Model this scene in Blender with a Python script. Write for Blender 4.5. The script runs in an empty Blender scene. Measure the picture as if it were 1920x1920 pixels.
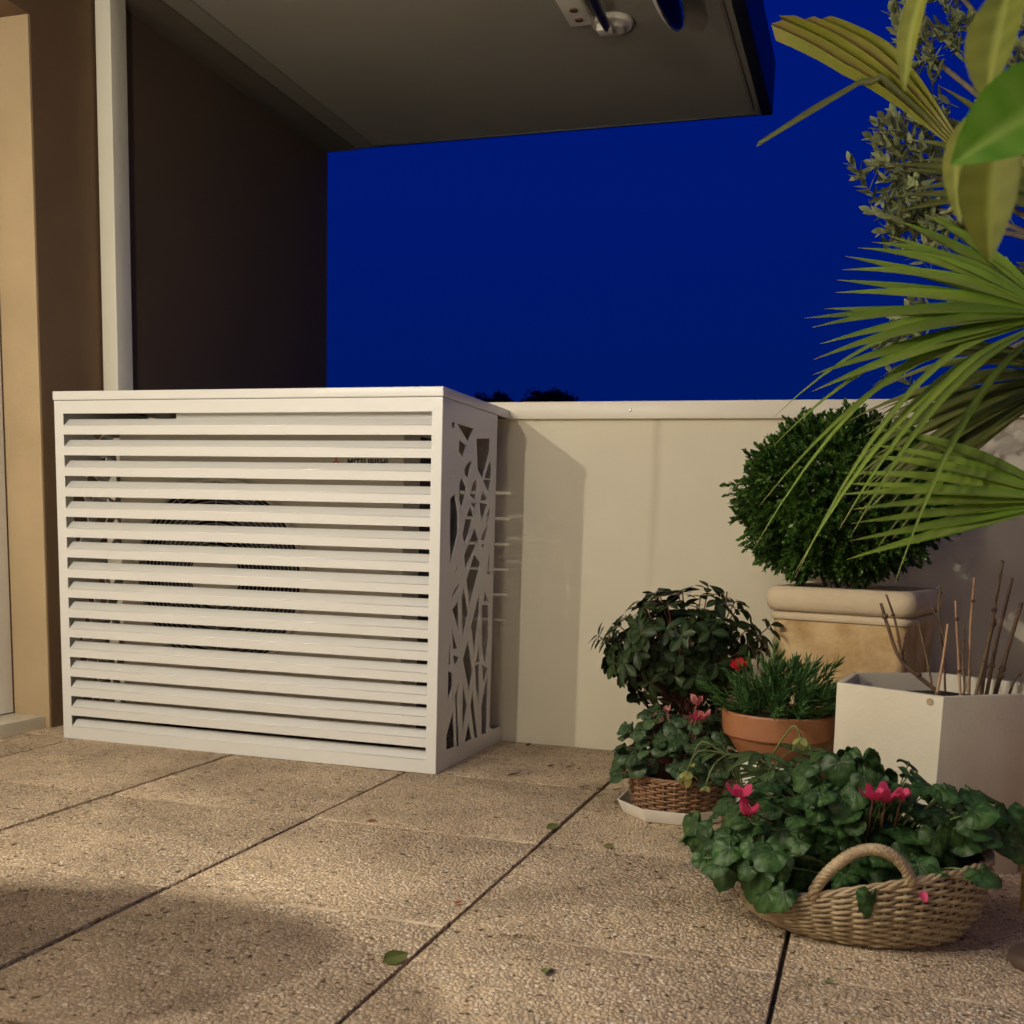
import bpy, bmesh, math, random
from mathutils import Vector, Matrix, Quaternion
from mathutils.geometry import delaunay_2d_cdt
R = math.radians
rnd = random.Random(11)
scene = bpy.context.scene
col = scene.collection

# ------------------------------------------------------------------ camera
YAW, PITCH, ROLL = -0.3084, 0.1440, 0.0291
cam_d = bpy.data.cameras.new('camera')
cam = bpy.data.objects.new('camera', cam_d); col.objects.link(cam)
fwd = Vector((math.sin(YAW) * math.cos(PITCH), math.cos(YAW) * math.cos(PITCH), -math.sin(PITCH)))
rt = Vector((math.cos(YAW), -math.sin(YAW), 0)); up = rt.cross(fwd)
r2 = rt * math.cos(ROLL) + up * math.sin(ROLL); u2 = -rt * math.sin(ROLL) + up * math.cos(ROLL)
M = Matrix((r2, u2, -fwd)).transposed().to_4x4(); M.translation = (0, -3.4235, 0.6699)
cam.matrix_world = M
cam_d.sensor_fit = 'HORIZONTAL'; cam_d.sensor_width = 36.0
cam_d.lens = 36 * 2089.6 / 1920
cam_d.shift_y = (1305.4 - 960) / 1920
cam_d.clip_start = 0.02; cam_d.clip_end = 2000
cam_d.dof.use_dof = True; cam_d.dof.focus_distance = 2.7; cam_d.dof.aperture_fstop = 7.0
scene.camera = cam

# ------------------------------------------------------------------ sky (dusk)
world = bpy.data.worlds.new('World'); scene.world = world; world.use_nodes = True
wn = world.node_tree.nodes; wl = world.node_tree.links
for n in list(wn): wn.remove(n)
sky = wn.new('ShaderNodeTexSky'); sky.sky_type = 'NISHITA'; sky.sun_disc = False
sky.sun_elevation = R(-3.0); sky.sun_rotation = R(200); sky.ozone_density = 6.0; sky.air_density = 1.0; sky.dust_density = 0.2
tc_ = wn.new('ShaderNodeTexCoord'); sx_ = wn.new('ShaderNodeSeparateXYZ'); rmp = wn.new('ShaderNodeValToRGB')
e_ = rmp.color_ramp.elements
e_[0].position = 0.0; e_[0].color = (0.0, 0.0085, 0.108, 1); e_[1].position = 0.6; e_[1].color = (0.0, 0.0070, 0.150, 1)
wl.new(tc_.outputs['Generated'], sx_.inputs[0]); wl.new(sx_.outputs[2], rmp.inputs[0])
gm = wn.new('ShaderNodeMix'); gm.data_type = 'RGBA'; gm.blend_type = 'MULTIPLY'; gm.inputs[0].default_value = 1.0
gm.inputs[7].default_value = (0.0, 0.12, 0.5, 1)          # the camera is balanced for warm lamps
ga = wn.new('ShaderNodeMix'); ga.data_type = 'RGBA'; ga.blend_type = 'ADD'; ga.inputs[0].default_value = 1.0
bg = wn.new('ShaderNodeBackground'); bg.inputs[1].default_value = 1.0
wo = wn.new('ShaderNodeOutputWorld')
wl.new(sky.outputs[0], gm.inputs[6]); wl.new(gm.outputs[2], ga.inputs[6]); wl.new(rmp.outputs[0], ga.inputs[7])
wl.new(ga.outputs[2], bg.inputs[0]); wl.new(bg.outputs[0], wo.inputs[0])

# strengths of the lamps and the added fill glow (built further down)
L1_W, L2_W, DOOR_W, BOWL_W = 12800.0, 3600.0, 0.12, 24.0
WIN_FILL_W = 0.7
WARM = (1.0, 0.93, 0.785)

scene.render.engine = 'CYCLES'
scene.cycles.use_denoising = True
scene.cycles.max_bounces = 5; scene.cycles.diffuse_bounces = 4; scene.cycles.glossy_bounces = 2
scene.cycles.use_adaptive_sampling = True; scene.cycles.adaptive_threshold = 0.045
scene.cycles.transmission_bounces = 4; scene.cycles.transparent_max_bounces = 6
scene.cycles.sample_clamp_indirect = 4.0; scene.cycles.caustics_reflective = False; scene.cycles.caustics_refractive = False
vs = scene.view_settings
vs.view_transform = 'Standard'; vs.look = 'None'; vs.gamma = 1.0; vs.use_curve_mapping = False
vs.exposure = 0.06

# ------------------------------------------------------------------ helpers
def link(o, parent=None):
    col.objects.link(o)
    if parent is not None: o.parent = parent
    return o
def tag(o, label=None, cat=None, group=None, kind=None):
    if label: o['label'] = label
    if cat: o['category'] = cat
    if group: o['group'] = group
    if kind: o['kind'] = kind
    return o
def thing(name, label, cat, loc=(0, 0, 0), rz=0, group=None):
    o = bpy.data.objects.new(name, None); o.empty_display_size = 0.1
    o.location = loc; o.rotation_euler = (0, 0, rz); link(o)
    return tag(o, label, cat, group)
class MB:
    def __init__(s): s.v = []; s.f = []; s.attr = []
    def add(s, vs, fs, a=None):
        b = len(s.v); s.v += [tuple(p) for p in vs]; s.f += [tuple(i + b for i in f) for f in fs]
        s.attr += (a if a is not None else [0.0] * len(vs)); return s
    def box(s, x0, x1, y0, y1, z0, z1):
        return s.add([(x0, y0, z0), (x1, y0, z0), (x1, y1, z0), (x0, y1, z0), (x0, y0, z1), (x1, y0, z1), (x1, y1, z1), (x0, y1, z1)],
                     [(0, 3, 2, 1), (4, 5, 6, 7), (0, 1, 5, 4), (1, 2, 6, 5), (2, 3, 7, 6), (3, 0, 4, 7)])
    def tube(s, pts, rad, n=6, closed=False, a=None):
        pts = [Vector(p) for p in pts]; m = len(pts)
        rad = rad if isinstance(rad, (list, tuple)) else [rad] * m
        vs = []; prev = None
        for i, p in enumerate(pts):
            if closed: t = pts[(i + 1) % m] - pts[i - 1]
            else: t = pts[min(i + 1, m - 1)] - pts[max(i - 1, 0)]
            t = t.normalized() if t.length > 1e-9 else Vector((0, 0, 1))
            if prev is None:
                x = t.orthogonal().normalized()
            else:
                x = prev - t * prev.dot(t)
                x = x.normalized() if x.length > 1e-6 else t.orthogonal().normalized()
            prev = x; y = t.cross(x)
            for k in range(n):
                an = 2 * math.pi * k / n; vs.append(p + (x * math.cos(an) + y * math.sin(an)) * rad[i])
        fs = []
        for i in range(m if closed else m - 1):
            j = (i + 1) % m
            for k in range(n): fs.append((i * n + k, i * n + (k + 1) % n, j * n + (k + 1) % n, j * n + k))
        if not closed: fs += [tuple(range(n - 1, -1, -1)), tuple((m - 1) * n + k for k in range(n))]
        return s.add(vs, fs, [a] * len(vs) if a is not None else None)
    def lathe(s, prof, n=32, c=(0, 0, 0)):
        vs = []; fs = []; m = len(prof)
        for r, z in prof:
            for k in range(n):
                an = 2 * math.pi * k / n; vs.append((c[0] + r * math.cos(an), c[1] + r * math.sin(an), c[2] + z))
        for i in range(m - 1):
            for k in range(n): fs.append((i * n + k, i * n + (k + 1) % n, (i + 1) * n + (k + 1) % n, (i + 1) * n + k))
        fs += [tuple(range(n - 1, -1, -1)), tuple((m - 1) * n + k for k in range(n))]
        return s.add(vs, fs)
    def loft(s, rings, cap=True):
        n = len(rings[0]); vs = [p for r in rings for p in r]; fs = []
        for i in range(len(rings) - 1):
            for k in range(n): fs.append((i * n + k, i * n + (k + 1) % n, (i + 1) * n + (k + 1) % n, (i + 1) * n + k))
        if cap: fs += [tuple(range(n - 1, -1, -1)), tuple((len(rings) - 1) * n + k for k in range(n))]
        return s.add(vs, fs)
    def mesh(s, name, smooth=False, bevel=0, seg=2, sharp=None):
        me = bpy.data.meshes.new(name); me.from_pydata(s.v, [], s.f)
        if any(s.attr):
            at = me.attributes.new('tone', 'FLOAT', 'POINT'); at.data.foreach_set('value', s.attr)
        if bevel:
            bm = bmesh.new(); bm.from_mesh(me)
            ed = [e for e in bm.edges if len(e.link_faces) == 2 and e.calc_face_angle(0) > 0.5]
            bmesh.ops.bevel(bm, geom=ed, offset=bevel, segments=seg, profile=0.6, affect='EDGES', clamp_overlap=True)
            bm.to_mesh(me); bm.free()
        if smooth or bevel:
            me.shade_smooth()
            if sharp is not None or bevel:
                me.set_sharp_from_angle(angle=R(sharp if sharp is not None else 40))
        return me
    def build(s, name, mat, parent=None, smooth=False, bevel=0, seg=2, loc=None, rot=None, sharp=None):
        me = s.mesh(name, smooth, bevel, seg, sharp)
        return ob(name, me, mat, parent, loc, rot)
def ob(name, me, mat, parent=None, loc=None, rot=None):
    if mat is not None and not me.materials: me.materials.append(mat)
    o = bpy.data.objects.new(name, me); link(o, parent)
    if loc is not None: o.location = loc
    if rot is not None: o.rotation_euler = rot
    return o
def orient(o, loc, ydir, ndir, sc=1.0):
    """local +Y along ydir, local +Z as near ndir as possible"""
    y = Vector(ydir).normalized(); z = Vector(ndir) - y * Vector(ndir).dot(y)
    z = z.normalized() if z.length > 1e-6 else y.orthogonal().normalized()
    x = y.cross(z)
    m = Matrix((x, y, z)).transposed().to_4x4() @ Matrix.Scale(sc, 4); m.translation = loc
    o.matrix_local = m
    return m
def rv(s=1.0): return Vector((rnd.uniform(-s, s), rnd.uniform(-s, s), rnd.uniform(-s, s)))
def wobble(me, amp, scale, seed=0):
    from mathutils import noise
    for v in me.vertices:
        p = Vector(v.co) * scale + Vector((seed, seed, seed)); v.co += noise.noise_vector(p) * amp

# ------------------------------------------------------------------ materials
def nodes_of(name):
    m = bpy.data.materials.new(name); m.use_nodes = True
    nt = m.node_tree; b = nt.nodes['Principled BSDF']; return m, nt, nt.nodes, nt.links, b
def mat(name, c, rough=0.5, var=0.0, vscale=6.0, bump=0.0, bscale=60.0, metal=0.0, c2=None, spec=0.5, objrand=0.0, detail=6.0):
    m, nt, N, L, b = nodes_of(name)
    b.inputs['Roughness'].default_value = rough; b.inputs['Metallic'].default_value = metal
    b.inputs['Specular IOR Level'].default_value = spec
    tc = N.new('ShaderNodeTexCoord'); out = None
    if var or c2:
        nz = N.new('ShaderNodeTexNoise'); nz.inputs['Scale'].default_value = vscale; nz.inputs['Detail'].default_value = detail
        L.new(tc.outputs['Object'], nz.inputs['Vector'])
        mx = N.new('ShaderNodeMix'); mx.data_type = 'RGBA'
        a = c2 if c2 else tuple(k * (1 - var) for k in c)
        mx.inputs[6].default_value = (*a, 1); mx.inputs[7].default_value = (*(c if c2 else tuple(min(1, k * (1 + var)) for k in c)), 1)
        rp = N.new('ShaderNodeValToRGB'); rp.color_ramp.elements[0].position = 0.3; rp.color_ramp.elements[1].position = 0.7
        L.new(nz.outputs['Fac'], rp.inputs[0]); L.new(rp.outputs[0], mx.inputs[0]); out = mx.outputs[2]
    if objrand:
        oi = N.new('ShaderNodeObjectInfo'); hs = N.new('ShaderNodeHueSaturation')
        mr = N.new('ShaderNodeMapRange'); mr.inputs[3].default_value = 1 - objrand; mr.inputs[4].default_value = 1 + objrand
        L.new(oi.outputs['Random'], mr.inputs[0]); L.new(mr.outputs[0], hs.inputs['Value'])
        mr2 = N.new('ShaderNodeMapRange'); mr2.inputs[3].default_value = 0.5 - objrand * 0.06; mr2.inputs[4].default_value = 0.5 + objrand * 0.06
        L.new(oi.outputs['Random'], mr2.inputs[0]); L.new(mr2.outputs[0], hs.inputs['Hue'])
        if out: L.new(out, hs.inputs['Color'])
        else: hs.inputs['Color'].default_value = (*c, 1)
        out = hs.outputs[0]
    if out: L.new(out, b.inputs['Base Color'])
    else: b.inputs['Base Color'].default_value = (*c, 1)
    if bump:
        n2 = N.new('ShaderNodeTexNoise'); n2.inputs['Scale'].default_value = bscale; n2.inputs['Detail'].default_value = 5
        L.new(tc.outputs['Object'], n2.inputs['Vector'])
        bp = N.new('ShaderNodeBump'); bp.inputs['Strength'].default_value = bump; bp.inputs['Distance'].default_value = 0.004
        L.new(n2.outputs['Fac'], bp.inputs['Height']); L.new(bp.outputs[0], b.inputs['Normal'])
    return m
def leaf_mat(name, c, c2, rough=0.35, vein=None, trans=0.25, objrand=0.25, nscale=2.0):
    """tone attribute (0 blade .. 1 vein/marking) drives real leaf markings"""
    m, nt, N, L, b = nodes_of(name)
    b.inputs['Roughness'].default_value = rough; b.inputs['Specular IOR Level'].default_value = 0.28
    tc = N.new('ShaderNodeTexCoord'); nz = N.new('ShaderNodeTexNoise'); nz.inputs['Scale'].default_value = nscale; nz.inputs['Detail'].default_value = 5
    oi = N.new('ShaderNodeObjectInfo'); ad = N.new('ShaderNodeVectorMath'); ad.operation = 'ADD'
    L.new(tc.outputs['Object'], ad.inputs[0]); L.new(oi.outputs['Random'], ad.inputs[1]); L.new(ad.outputs[0], nz.inputs['Vector'])
    mx = N.new('ShaderNodeMix'); mx.data_type = 'RGBA'; mx.inputs[6].default_value = (*c, 1); mx.inputs[7].default_value = (*c2, 1)
    rp = N.new('ShaderNodeValToRGB'); rp.color_ramp.elements[0].position = 0.35; rp.color_ramp.elements[1].position = 0.65
    L.new(nz.outputs['Fac'], rp.inputs[0]); L.new(rp.outputs[0], mx.inputs[0]); out = mx.outputs[2]
    if vein:
        at = N.new('ShaderNodeAttribute'); at.attribute_name = 'tone'
        m2 = N.new('ShaderNodeMix'); m2.data_type = 'RGBA'; m2.inputs[7].default_value = (*vein, 1)
        L.new(out, m2.inputs[6]); L.new(at.outputs['Fac'], m2.inputs[0]); out = m2.outputs[2]
    hs = N.new('ShaderNodeHueSaturation'); mr = N.new('ShaderNodeMapRange'); mr.inputs[3].default_value = 1 - objrand; mr.inputs[4].default_value = 1 + objrand
    L.new(oi.outputs['Random'], mr.inputs[0]); L.new(mr.outputs[0], hs.inputs['Value']); L.new(out, hs.inputs['Color'])
    L.new(hs.outputs[0], b.inputs['Base Color'])
    if trans:
        t = N.new('ShaderNodeBsdfTranslucent'); L.new(hs.outputs[0], t.inputs[0])
        ms = N.new('ShaderNodeMixShader'); ms.inputs[0].default_value = trans
        L.new(b.outputs[0], ms.inputs[1]); L.new(t.outputs[0], ms.inputs[2]); L.new(ms.outputs[0], N['Material Output'].inputs[0])
    return m
def emit_mat(name, c, s):
    m, nt, N, L, b = nodes_of(name)
    b.inputs['Base Color'].default_value = (*c, 1); b.inputs['Emission Color'].default_value = (*c, 1); b.inputs['Emission Strength'].default_value = s
    return m

def slab_material():
    m, nt, N, L, b = nodes_of('exposed_aggregate_concrete')
    tc = N.new('ShaderNodeTexCoord'); oi = N.new('ShaderNodeObjectInfo')
    sc = N.new('ShaderNodeVectorMath'); sc.operation = 'SCALE'; sc.inputs['Scale'].default_value = 37.0
    cb = N.new('ShaderNodeCombineXYZ')
    for i in range(3): L.new(oi.outputs['Random'], cb.inputs[i])
    L.new(cb.outputs[0], sc.inputs[0])
    ad = N.new('ShaderNodeVectorMath'); ad.operation = 'ADD'; L.new(tc.outputs['Object'], ad.inputs[0]); L.new(sc.outputs[0], ad.inputs[1])
    nd = N.new('ShaderNodeTexNoise'); nd.inputs['Scale'].default_value = 90; nd.inputs['Detail'].default_value = 2
    L.new(ad.outputs[0], nd.inputs['Vector'])
    wv = N.new('ShaderNodeMix'); wv.data_type = 'VECTOR'; wv.blend_type = 'ADD' if hasattr(wv, 'blend_type') else 'MIX'
    ws = N.new('ShaderNodeVectorMath'); ws.operation = 'SCALE'; ws.inputs['Scale'].default_value = 0.006
    L.new(nd.outputs['Color'], ws.inputs[0])
    w2 = N.new('ShaderNodeVectorMath'); w2.operation = 'ADD'; L.new(ad.outputs[0], w2.inputs[0]); L.new(ws.outputs[0], w2.inputs[1])
    N.remove(wv)
    def vor(scale, feat='F1', inp=w2.outputs[0]):
        v = N.new('ShaderNodeTexVoronoi'); v.feature = feat; v.inputs['Scale'].default_value = scale; L.new(inp, v.inputs['Vector']); return v
    v1 = vor(118); v1e = vor(118, 'DISTANCE_TO_EDGE')
    def ramp(src, stops):
        r = N.new('ShaderNodeValToRGB'); e = r.color_ramp.elements
        while len(e) < len(stops): e.new(0.5)
        for k, (p, c) in enumerate(stops): e[k].position = p; e[k].color = (*c, 1)
        L.new(src, r.inputs[0]); return r
    # pebble colours
    rc = ramp(v1.outputs['Color'], [(0.0, (0.48, 0.355, 0.23)), (0.35, (0.64, 0.49, 0.335)), (0.7, (0.74, 0.595, 0.43)), (1.0, (0.86, 0.75, 0.585))])
    gap = ramp(v1e.outputs['Distance'], [(0.0, (0.0, 0.0, 0.0)), (0.05, (0.4, 0.4, 0.4)), (0.13, (1, 1, 1))])
    mg = N.new('ShaderNodeMix'); mg.data_type = 'RGBA'; mg.inputs[6].default_value = (0.25, 0.18, 0.112, 1)
    L.new(gap.outputs[0], mg.inputs[0]); L.new(rc.outputs[0], mg.inputs[7])
    # large patches where the cement skin covers the stones, and stains
    n1 = N.new('ShaderNodeTexNoise'); n1.inputs['Scale'].default_value = 26; n1.inputs['Detail'].default_value = 4; L.new(ad.outputs[0], n1.inputs['Vector'])
    skin = ramp(n1.outputs['Fac'], [(0.45, (0, 0, 0)), (0.68, (0.75, 0.75, 0.75))])
    ms = N.new('ShaderNodeMix'); ms.data_type = 'RGBA'; ms.inputs[7].default_value = (0.64, 0.49, 0.32, 1)
    L.new(skin.outputs[0], ms.inputs[0]); L.new(mg.outputs[2], ms.inputs[6])
    n3 = N.new('ShaderNodeTexNoise'); n3.inputs['Scale'].default_value = 4.5; n3.inputs['Detail'].default_value = 7; L.new(ad.outputs[0], n3.inputs['Vector'])
    st = ramp(n3.outputs['Fac'], [(0.3, (0.74, 0.72, 0.70)), (0.6, (1.08, 1.06, 1.04))])
    mm = N.new('ShaderNodeMix'); mm.data_type = 'RGBA'; mm.blend_type = 'MULTIPLY'; mm.inputs[0].default_value = 1
    L.new(ms.outputs[2], mm.inputs[6]); L.new(st.outputs[0], mm.inputs[7])
    # dark pits
    n4 = N.new('ShaderNodeTexNoise'); n4.inputs['Scale'].default_value = 70; n4.inputs['Detail'].default_value = 3; L.new(ad.outputs[0], n4.inputs['Vector'])
    pit = ramp(n4.outputs['Fac'], [(0.31, (0.16, 0.13, 0.10)), (0.38, (1, 1, 1))])
    m3 = N.new('ShaderNodeMix'); m3.data_type = 'RGBA'; m3.blend_type = 'MULTIPLY'; m3.inputs[0].default_value = 1
    L.new(mm.outputs[2], m3.inputs[6]); L.new(pit.outputs[0], m3.inputs[7])
    hv = N.new('ShaderNodeHueSaturation'); mrv = N.new('ShaderNodeMapRange'); mrv.inputs[3].default_value = 0.90; mrv.inputs[4].default_value = 1.08
    L.new(oi.outputs['Random'], mrv.inputs[0]); L.new(mrv.outputs[0], hv.inputs['Value']); L.new(m3.outputs[2], hv.inputs['Color']); L.new(hv.outputs[0], b.inputs['Base Color'])
    b.inputs['Roughness'].default_value = 0.8; b.inputs['Specular IOR Level'].default_value = 0.3
    # relief
    hm = N.new('ShaderNodeMath'); hm.operation = 'MULTIPLY'; L.new(gap.outputs[0], hm.inputs[0])
    inv = N.new('ShaderNodeMath'); inv.operation = 'SUBTRACT'; inv.inputs[0].default_value = 1.0; L.new(v1.outputs['Distance'], inv.inputs[1])
    L.new(inv.outputs[0], hm.inputs[1])
    h2 = N.new('ShaderNodeMath'); h2.operation = 'MULTIPLY'; L.new(hm.outputs[0], h2.inputs[0]); L.new(pit.outputs[0], h2.inputs[1])
    bp = N.new('ShaderNodeBump'); bp.inputs['Strength'].default_value = 1.0; bp.inputs['Distance'].default_value = 0.0042
    L.new(h2.outputs[0], bp.inputs['Height']); L.new(bp.outputs[0], b.inputs['Normal'])
    return m

M_SLAB = slab_material()
M_GROUT = mat('dark_joint_dirt', (0.035, 0.026, 0.018), 0.95, 0.4, 40, 0.5, 90)
M_MORTAR = mat('pale_joint_mortar', (0.55, 0.43, 0.29), 0.9, 0.45, 14, 0.6, 120)
M_METAL = mat('white_powder_coated_metal', (0.72, 0.705, 0.665), 0.32, 0.015, 3, 0.03, 400, spec=0.5)
M_FOLD = mat('polished_white_fold', (0.82, 0.80, 0.76), 0.12, 0.02, 5, spec=0.8)
M_ACBODY = mat('ivory_painted_steel', (0.62, 0.58, 0.50), 0.45, 0.03, 5)
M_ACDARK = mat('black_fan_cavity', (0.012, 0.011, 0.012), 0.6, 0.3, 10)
M_WIRE = mat('coated_wire', (0.34, 0.32, 0.29), 0.4, 0.05, 20)
M_FAN = mat('grey_plastic_fan', (0.05, 0.05, 0.055), 0.4, 0.1, 10)
M_RED = mat('red_print', (0.62, 0.04, 0.03), 0.5, 0.05, 30)
M_INK = mat('black_print', (0.02, 0.02, 0.02), 0.5, 0.1, 30)
M_PARAPET = mat('cream_painted_render', (0.71, 0.645, 0.485), 0.75, 0.05, 2.2, 0.22, 160)
def add_stain(m, x0, wd, amt):
    """a faint run of dirt under the coping joint"""
    nt = m.node_tree; N, L = nt.nodes, nt.links; b = N['Principled BSDF']; src = b.inputs['Base Color'].links[0].from_socket
    tc = N.new('ShaderNodeTexCoord'); nz = N.new('ShaderNodeTexNoise'); nz.inputs['Scale'].default_value = 9; nz.inputs['Detail'].default_value = 6
    mp = N.new('ShaderNodeMapping'); mp.inputs['Scale'].default_value = (3, 1, 0.5); L.new(tc.outputs['Object'], mp.inputs[0]); L.new(mp.outputs[0], nz.inputs['Vector'])
    sx = N.new('ShaderNodeSeparateXYZ'); L.new(tc.outputs['Object'], sx.inputs[0])
    s1 = N.new('ShaderNodeMath'); s1.operation = 'SUBTRACT'; s1.inputs[1].default_value = x0; L.new(sx.outputs[0], s1.inputs[0])
    ab = N.new('ShaderNodeMath'); ab.operation = 'ABSOLUTE'; L.new(s1.outputs[0], ab.inputs[0])
    mr = N.new('ShaderNodeMapRange'); mr.inputs[1].default_value = 0.0; mr.inputs[2].default_value = wd; mr.inputs[3].default_value = 1.0; mr.inputs[4].default_value = 0.0; L.new(ab.outputs[0], mr.inputs[0])
    mz = N.new('ShaderNodeMapRange'); mz.inputs[1].default_value = 0.45; mz.inputs[2].default_value = 1.02; mz.inputs[3].default_value = 0.25; mz.inputs[4].default_value = 1.0; L.new(sx.outputs[2], mz.inputs[0])
    mu = N.new('ShaderNodeMath'); mu.operation = 'MULTIPLY'; L.new(mr.outputs[0], mu.inputs[0]); L.new(nz.outputs['Fac'], mu.inputs[1])
    m2 = N.new('ShaderNodeMath'); m2.operation = 'MULTIPLY'; L.new(mu.outputs[0], m2.inputs[0]); L.new(mz.outputs[0], m2.inputs[1])
    m3 = N.new('ShaderNodeMath'); m3.operation = 'MULTIPLY'; m3.inputs[1].default_value = amt; L.new(m2.outputs[0], m3.inputs[0])
    mx = N.new('ShaderNodeMix'); mx.data_type = 'RGBA'; mx.inputs[7].default_value = (0.30, 0.22, 0.13, 1); L.new(m3.outputs[0], mx.inputs[0]); L.new(src, mx.inputs[6]); L.new(mx.outputs[2], b.inputs['Base Color'])
add_stain(M_PARAPET, -0.652, 0.022, 0.55)
M_COPING = mat('cream_lacquered_aluminium', (0.72, 0.655, 0.52), 0.38, 0.03, 3, 0.03, 50)
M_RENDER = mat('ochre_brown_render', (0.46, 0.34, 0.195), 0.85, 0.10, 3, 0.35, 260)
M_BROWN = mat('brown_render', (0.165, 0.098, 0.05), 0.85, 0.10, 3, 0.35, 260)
M_SHADED = mat('dark_brown_render', (0.10, 0.066, 0.042), 0.85, 0.10, 3, 0.30, 260)
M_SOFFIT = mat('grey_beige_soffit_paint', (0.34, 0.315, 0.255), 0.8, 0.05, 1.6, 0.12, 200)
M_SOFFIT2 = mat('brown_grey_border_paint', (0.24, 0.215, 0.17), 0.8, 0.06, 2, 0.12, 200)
M_BORDER = mat('dark_soffit_border_paint', (0.13, 0.108, 0.08), 0.8, 0.08, 3, 0.15, 200)  # darker tone along the wall side of the soffit
M_FASCIA = mat('dark_zinc_flashing', (0.03, 0.03, 0.034), 0.45, 0.2, 8, 0.1, 40, metal=0.3)
M_POST = mat('cream_lacquered_post', (0.78, 0.74, 0.61), 0.4, 0.03, 4)
M_WHITEFR = mat('white_window_lacquer', (0.78, 0.76, 0.71), 0.3, 0.03, 5)
M_GLASSLIT = emit_mat('lamplit_curtain', WARM, DOOR_W)
M_LAMPW = mat('white_lamp_lacquer', (0.72, 0.66, 0.56), 0.35, 0.03, 10)
M_LAMPBR = mat('brushed_lamp_metal', (0.30, 0.27, 0.25), 0.3, 0.1, 30, metal=0.9)
M_CHROME = mat('polished_chrome', (0.55, 0.56, 0.6), 0.06, 0.02, 5, metal=1.0)
M_STONE = mat('ochre_cast_stone', (0.72, 0.53, 0.29), 0.9, 0.22, 13, 1.0, 60, c2=(0.42, 0.25, 0.10), detail=12.0)
M_STONERIM = mat('pale_cast_stone', (0.64, 0.52, 0.36), 0.85, 0.16, 10, 0.5, 70, c2=(0.54, 0.42, 0.27))
M_WHITEPOT = mat('white_resin_planter', (0.67, 0.62, 0.495), 0.55, 0.05, 4, 0.2, 120, c2=(0.56, 0.50, 0.39), detail=9.0)
M_SAUCER = mat('white_plastic_saucer', (0.74, 0.70, 0.62), 0.35, 0.04, 6)
M_TERRA = mat('terracotta', (0.35, 0.145, 0.06), 0.5, 0.14, 9, 0.25, 90, c2=(0.33, 0.13, 0.06))
M_BROWNPOT = mat('dark_brown_clay', (0.13, 0.06, 0.035), 0.6, 0.15, 12, 0.3, 90)
M_SOIL = mat('potting_soil', (0.025, 0.017, 0.012), 0.95, 0.5, 50, 1.0, 90)
M_WICKER = mat('natural_willow', (0.47, 0.365, 0.225), 0.5, 0.3, 28, 0.3, 150, c2=(0.28, 0.195, 0.11))
M_WICKER_D = mat('brown_willow', (0.33, 0.19, 0.10), 0.5, 0.3, 28, 0.3, 150, c2=(0.20, 0.10, 0.05))
M_BARK = mat('olive_bark', (0.17, 0.14, 0.10), 0.9, 0.3, 30, 0.8, 80)
M_TWIG = mat('dry_twig_bark', (0.12, 0.07, 0.04), 0.8, 0.35, 25, 0.5, 90, objrand=0.3)
M_TWIG_L = mat('tan_dry_cane', (0.50, 0.30, 0.17), 0.7, 0.25, 25, 0.4, 90, objrand=0.2)
M_CANE = mat('bamboo_cane', (0.62, 0.42, 0.13), 0.45, 0.2, 14, 0.2, 60)
M_STEM = mat('green_stem', (0.13, 0.17, 0.05), 0.5, 0.2, 20)
M_STEMR = mat('reddish_stem', (0.20, 0.09, 0.06), 0.5, 0.2, 20)
M_BOX = leaf_mat('boxwood_leaf', (0.030, 0.080, 0.012), (0.085, 0.170, 0.030), 0.28, trans=0.15, objrand=0.45, nscale=20)
M_AZA = leaf_mat('azalea_leaf', (0.009, 0.022, 0.005), (0.022, 0.044, 0.009), 0.45, vein=(0.045, 0.065, 0.025), trans=0.10, objrand=0.35)
M_CYC = leaf_mat('cyclamen_leaf', (0.007, 0.032, 0.006), (0.020, 0.070, 0.012), 0.45, vein=(0.12, 0.20, 0.065), trans=0.15, objrand=0.3)
M_CYC2 = leaf_mat('small_cyclamen_leaf', (0.014, 0.034, 0.010), (0.030, 0.064, 0.020), 0.4, vein=(0.12, 0.18, 0.085), trans=0.15, objrand=0.35)
M_DIAN = leaf_mat('dianthus_leaf', (0.040, 0.105, 0.026), (0.085, 0.165, 0.042), 0.45, trans=0.15, objrand=0.25)
M_PALM = leaf_mat('palm_leaflet', (0.085, 0.180, 0.008), (0.155, 0.265, 0.016), 0.38, vein=(0.30, 0.27, 0.10), trans=0.3, objrand=0.25, nscale=6)
M_PALMD = leaf_mat('old_palm_leaflet', (0.045, 0.080, 0.010), (0.085, 0.125, 0.014), 0.42, vein=(0.26, 0.20, 0.09), trans=0.25, objrand=0.25, nscale=6)  # darker green for the rear fronds and the bent leaflet
M_PALMY = leaf_mat('yellowed_palm_blade', (0.17, 0.185, 0.018), (0.24, 0.235, 0.030), 0.42, vein=(0.24, 0.17, 0.06), trans=0.3, objrand=0.1, nscale=8)
M_PETIOLE = mat('palm_petiole', (0.30, 0.27, 0.08), 0.5, 0.2, 20)
M_FIBRE = mat('palm_trunk_fibre', (0.14, 0.09, 0.05), 0.95, 0.4, 40, 1.0, 60)
M_OLIVE = leaf_mat('olive_leaf', (0.20, 0.24, 0.10), (0.36, 0.38, 0.19), 0.45, trans=0.15, objrand=0.3, nscale=30)
M_CITRUS = leaf_mat('broad_glossy_leaf', (0.06, 0.17, 0.008), (0.11, 0.25, 0.014), 0.3, vein=(0.22, 0.34, 0.06), trans=0.35, objrand=0.1)
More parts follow.
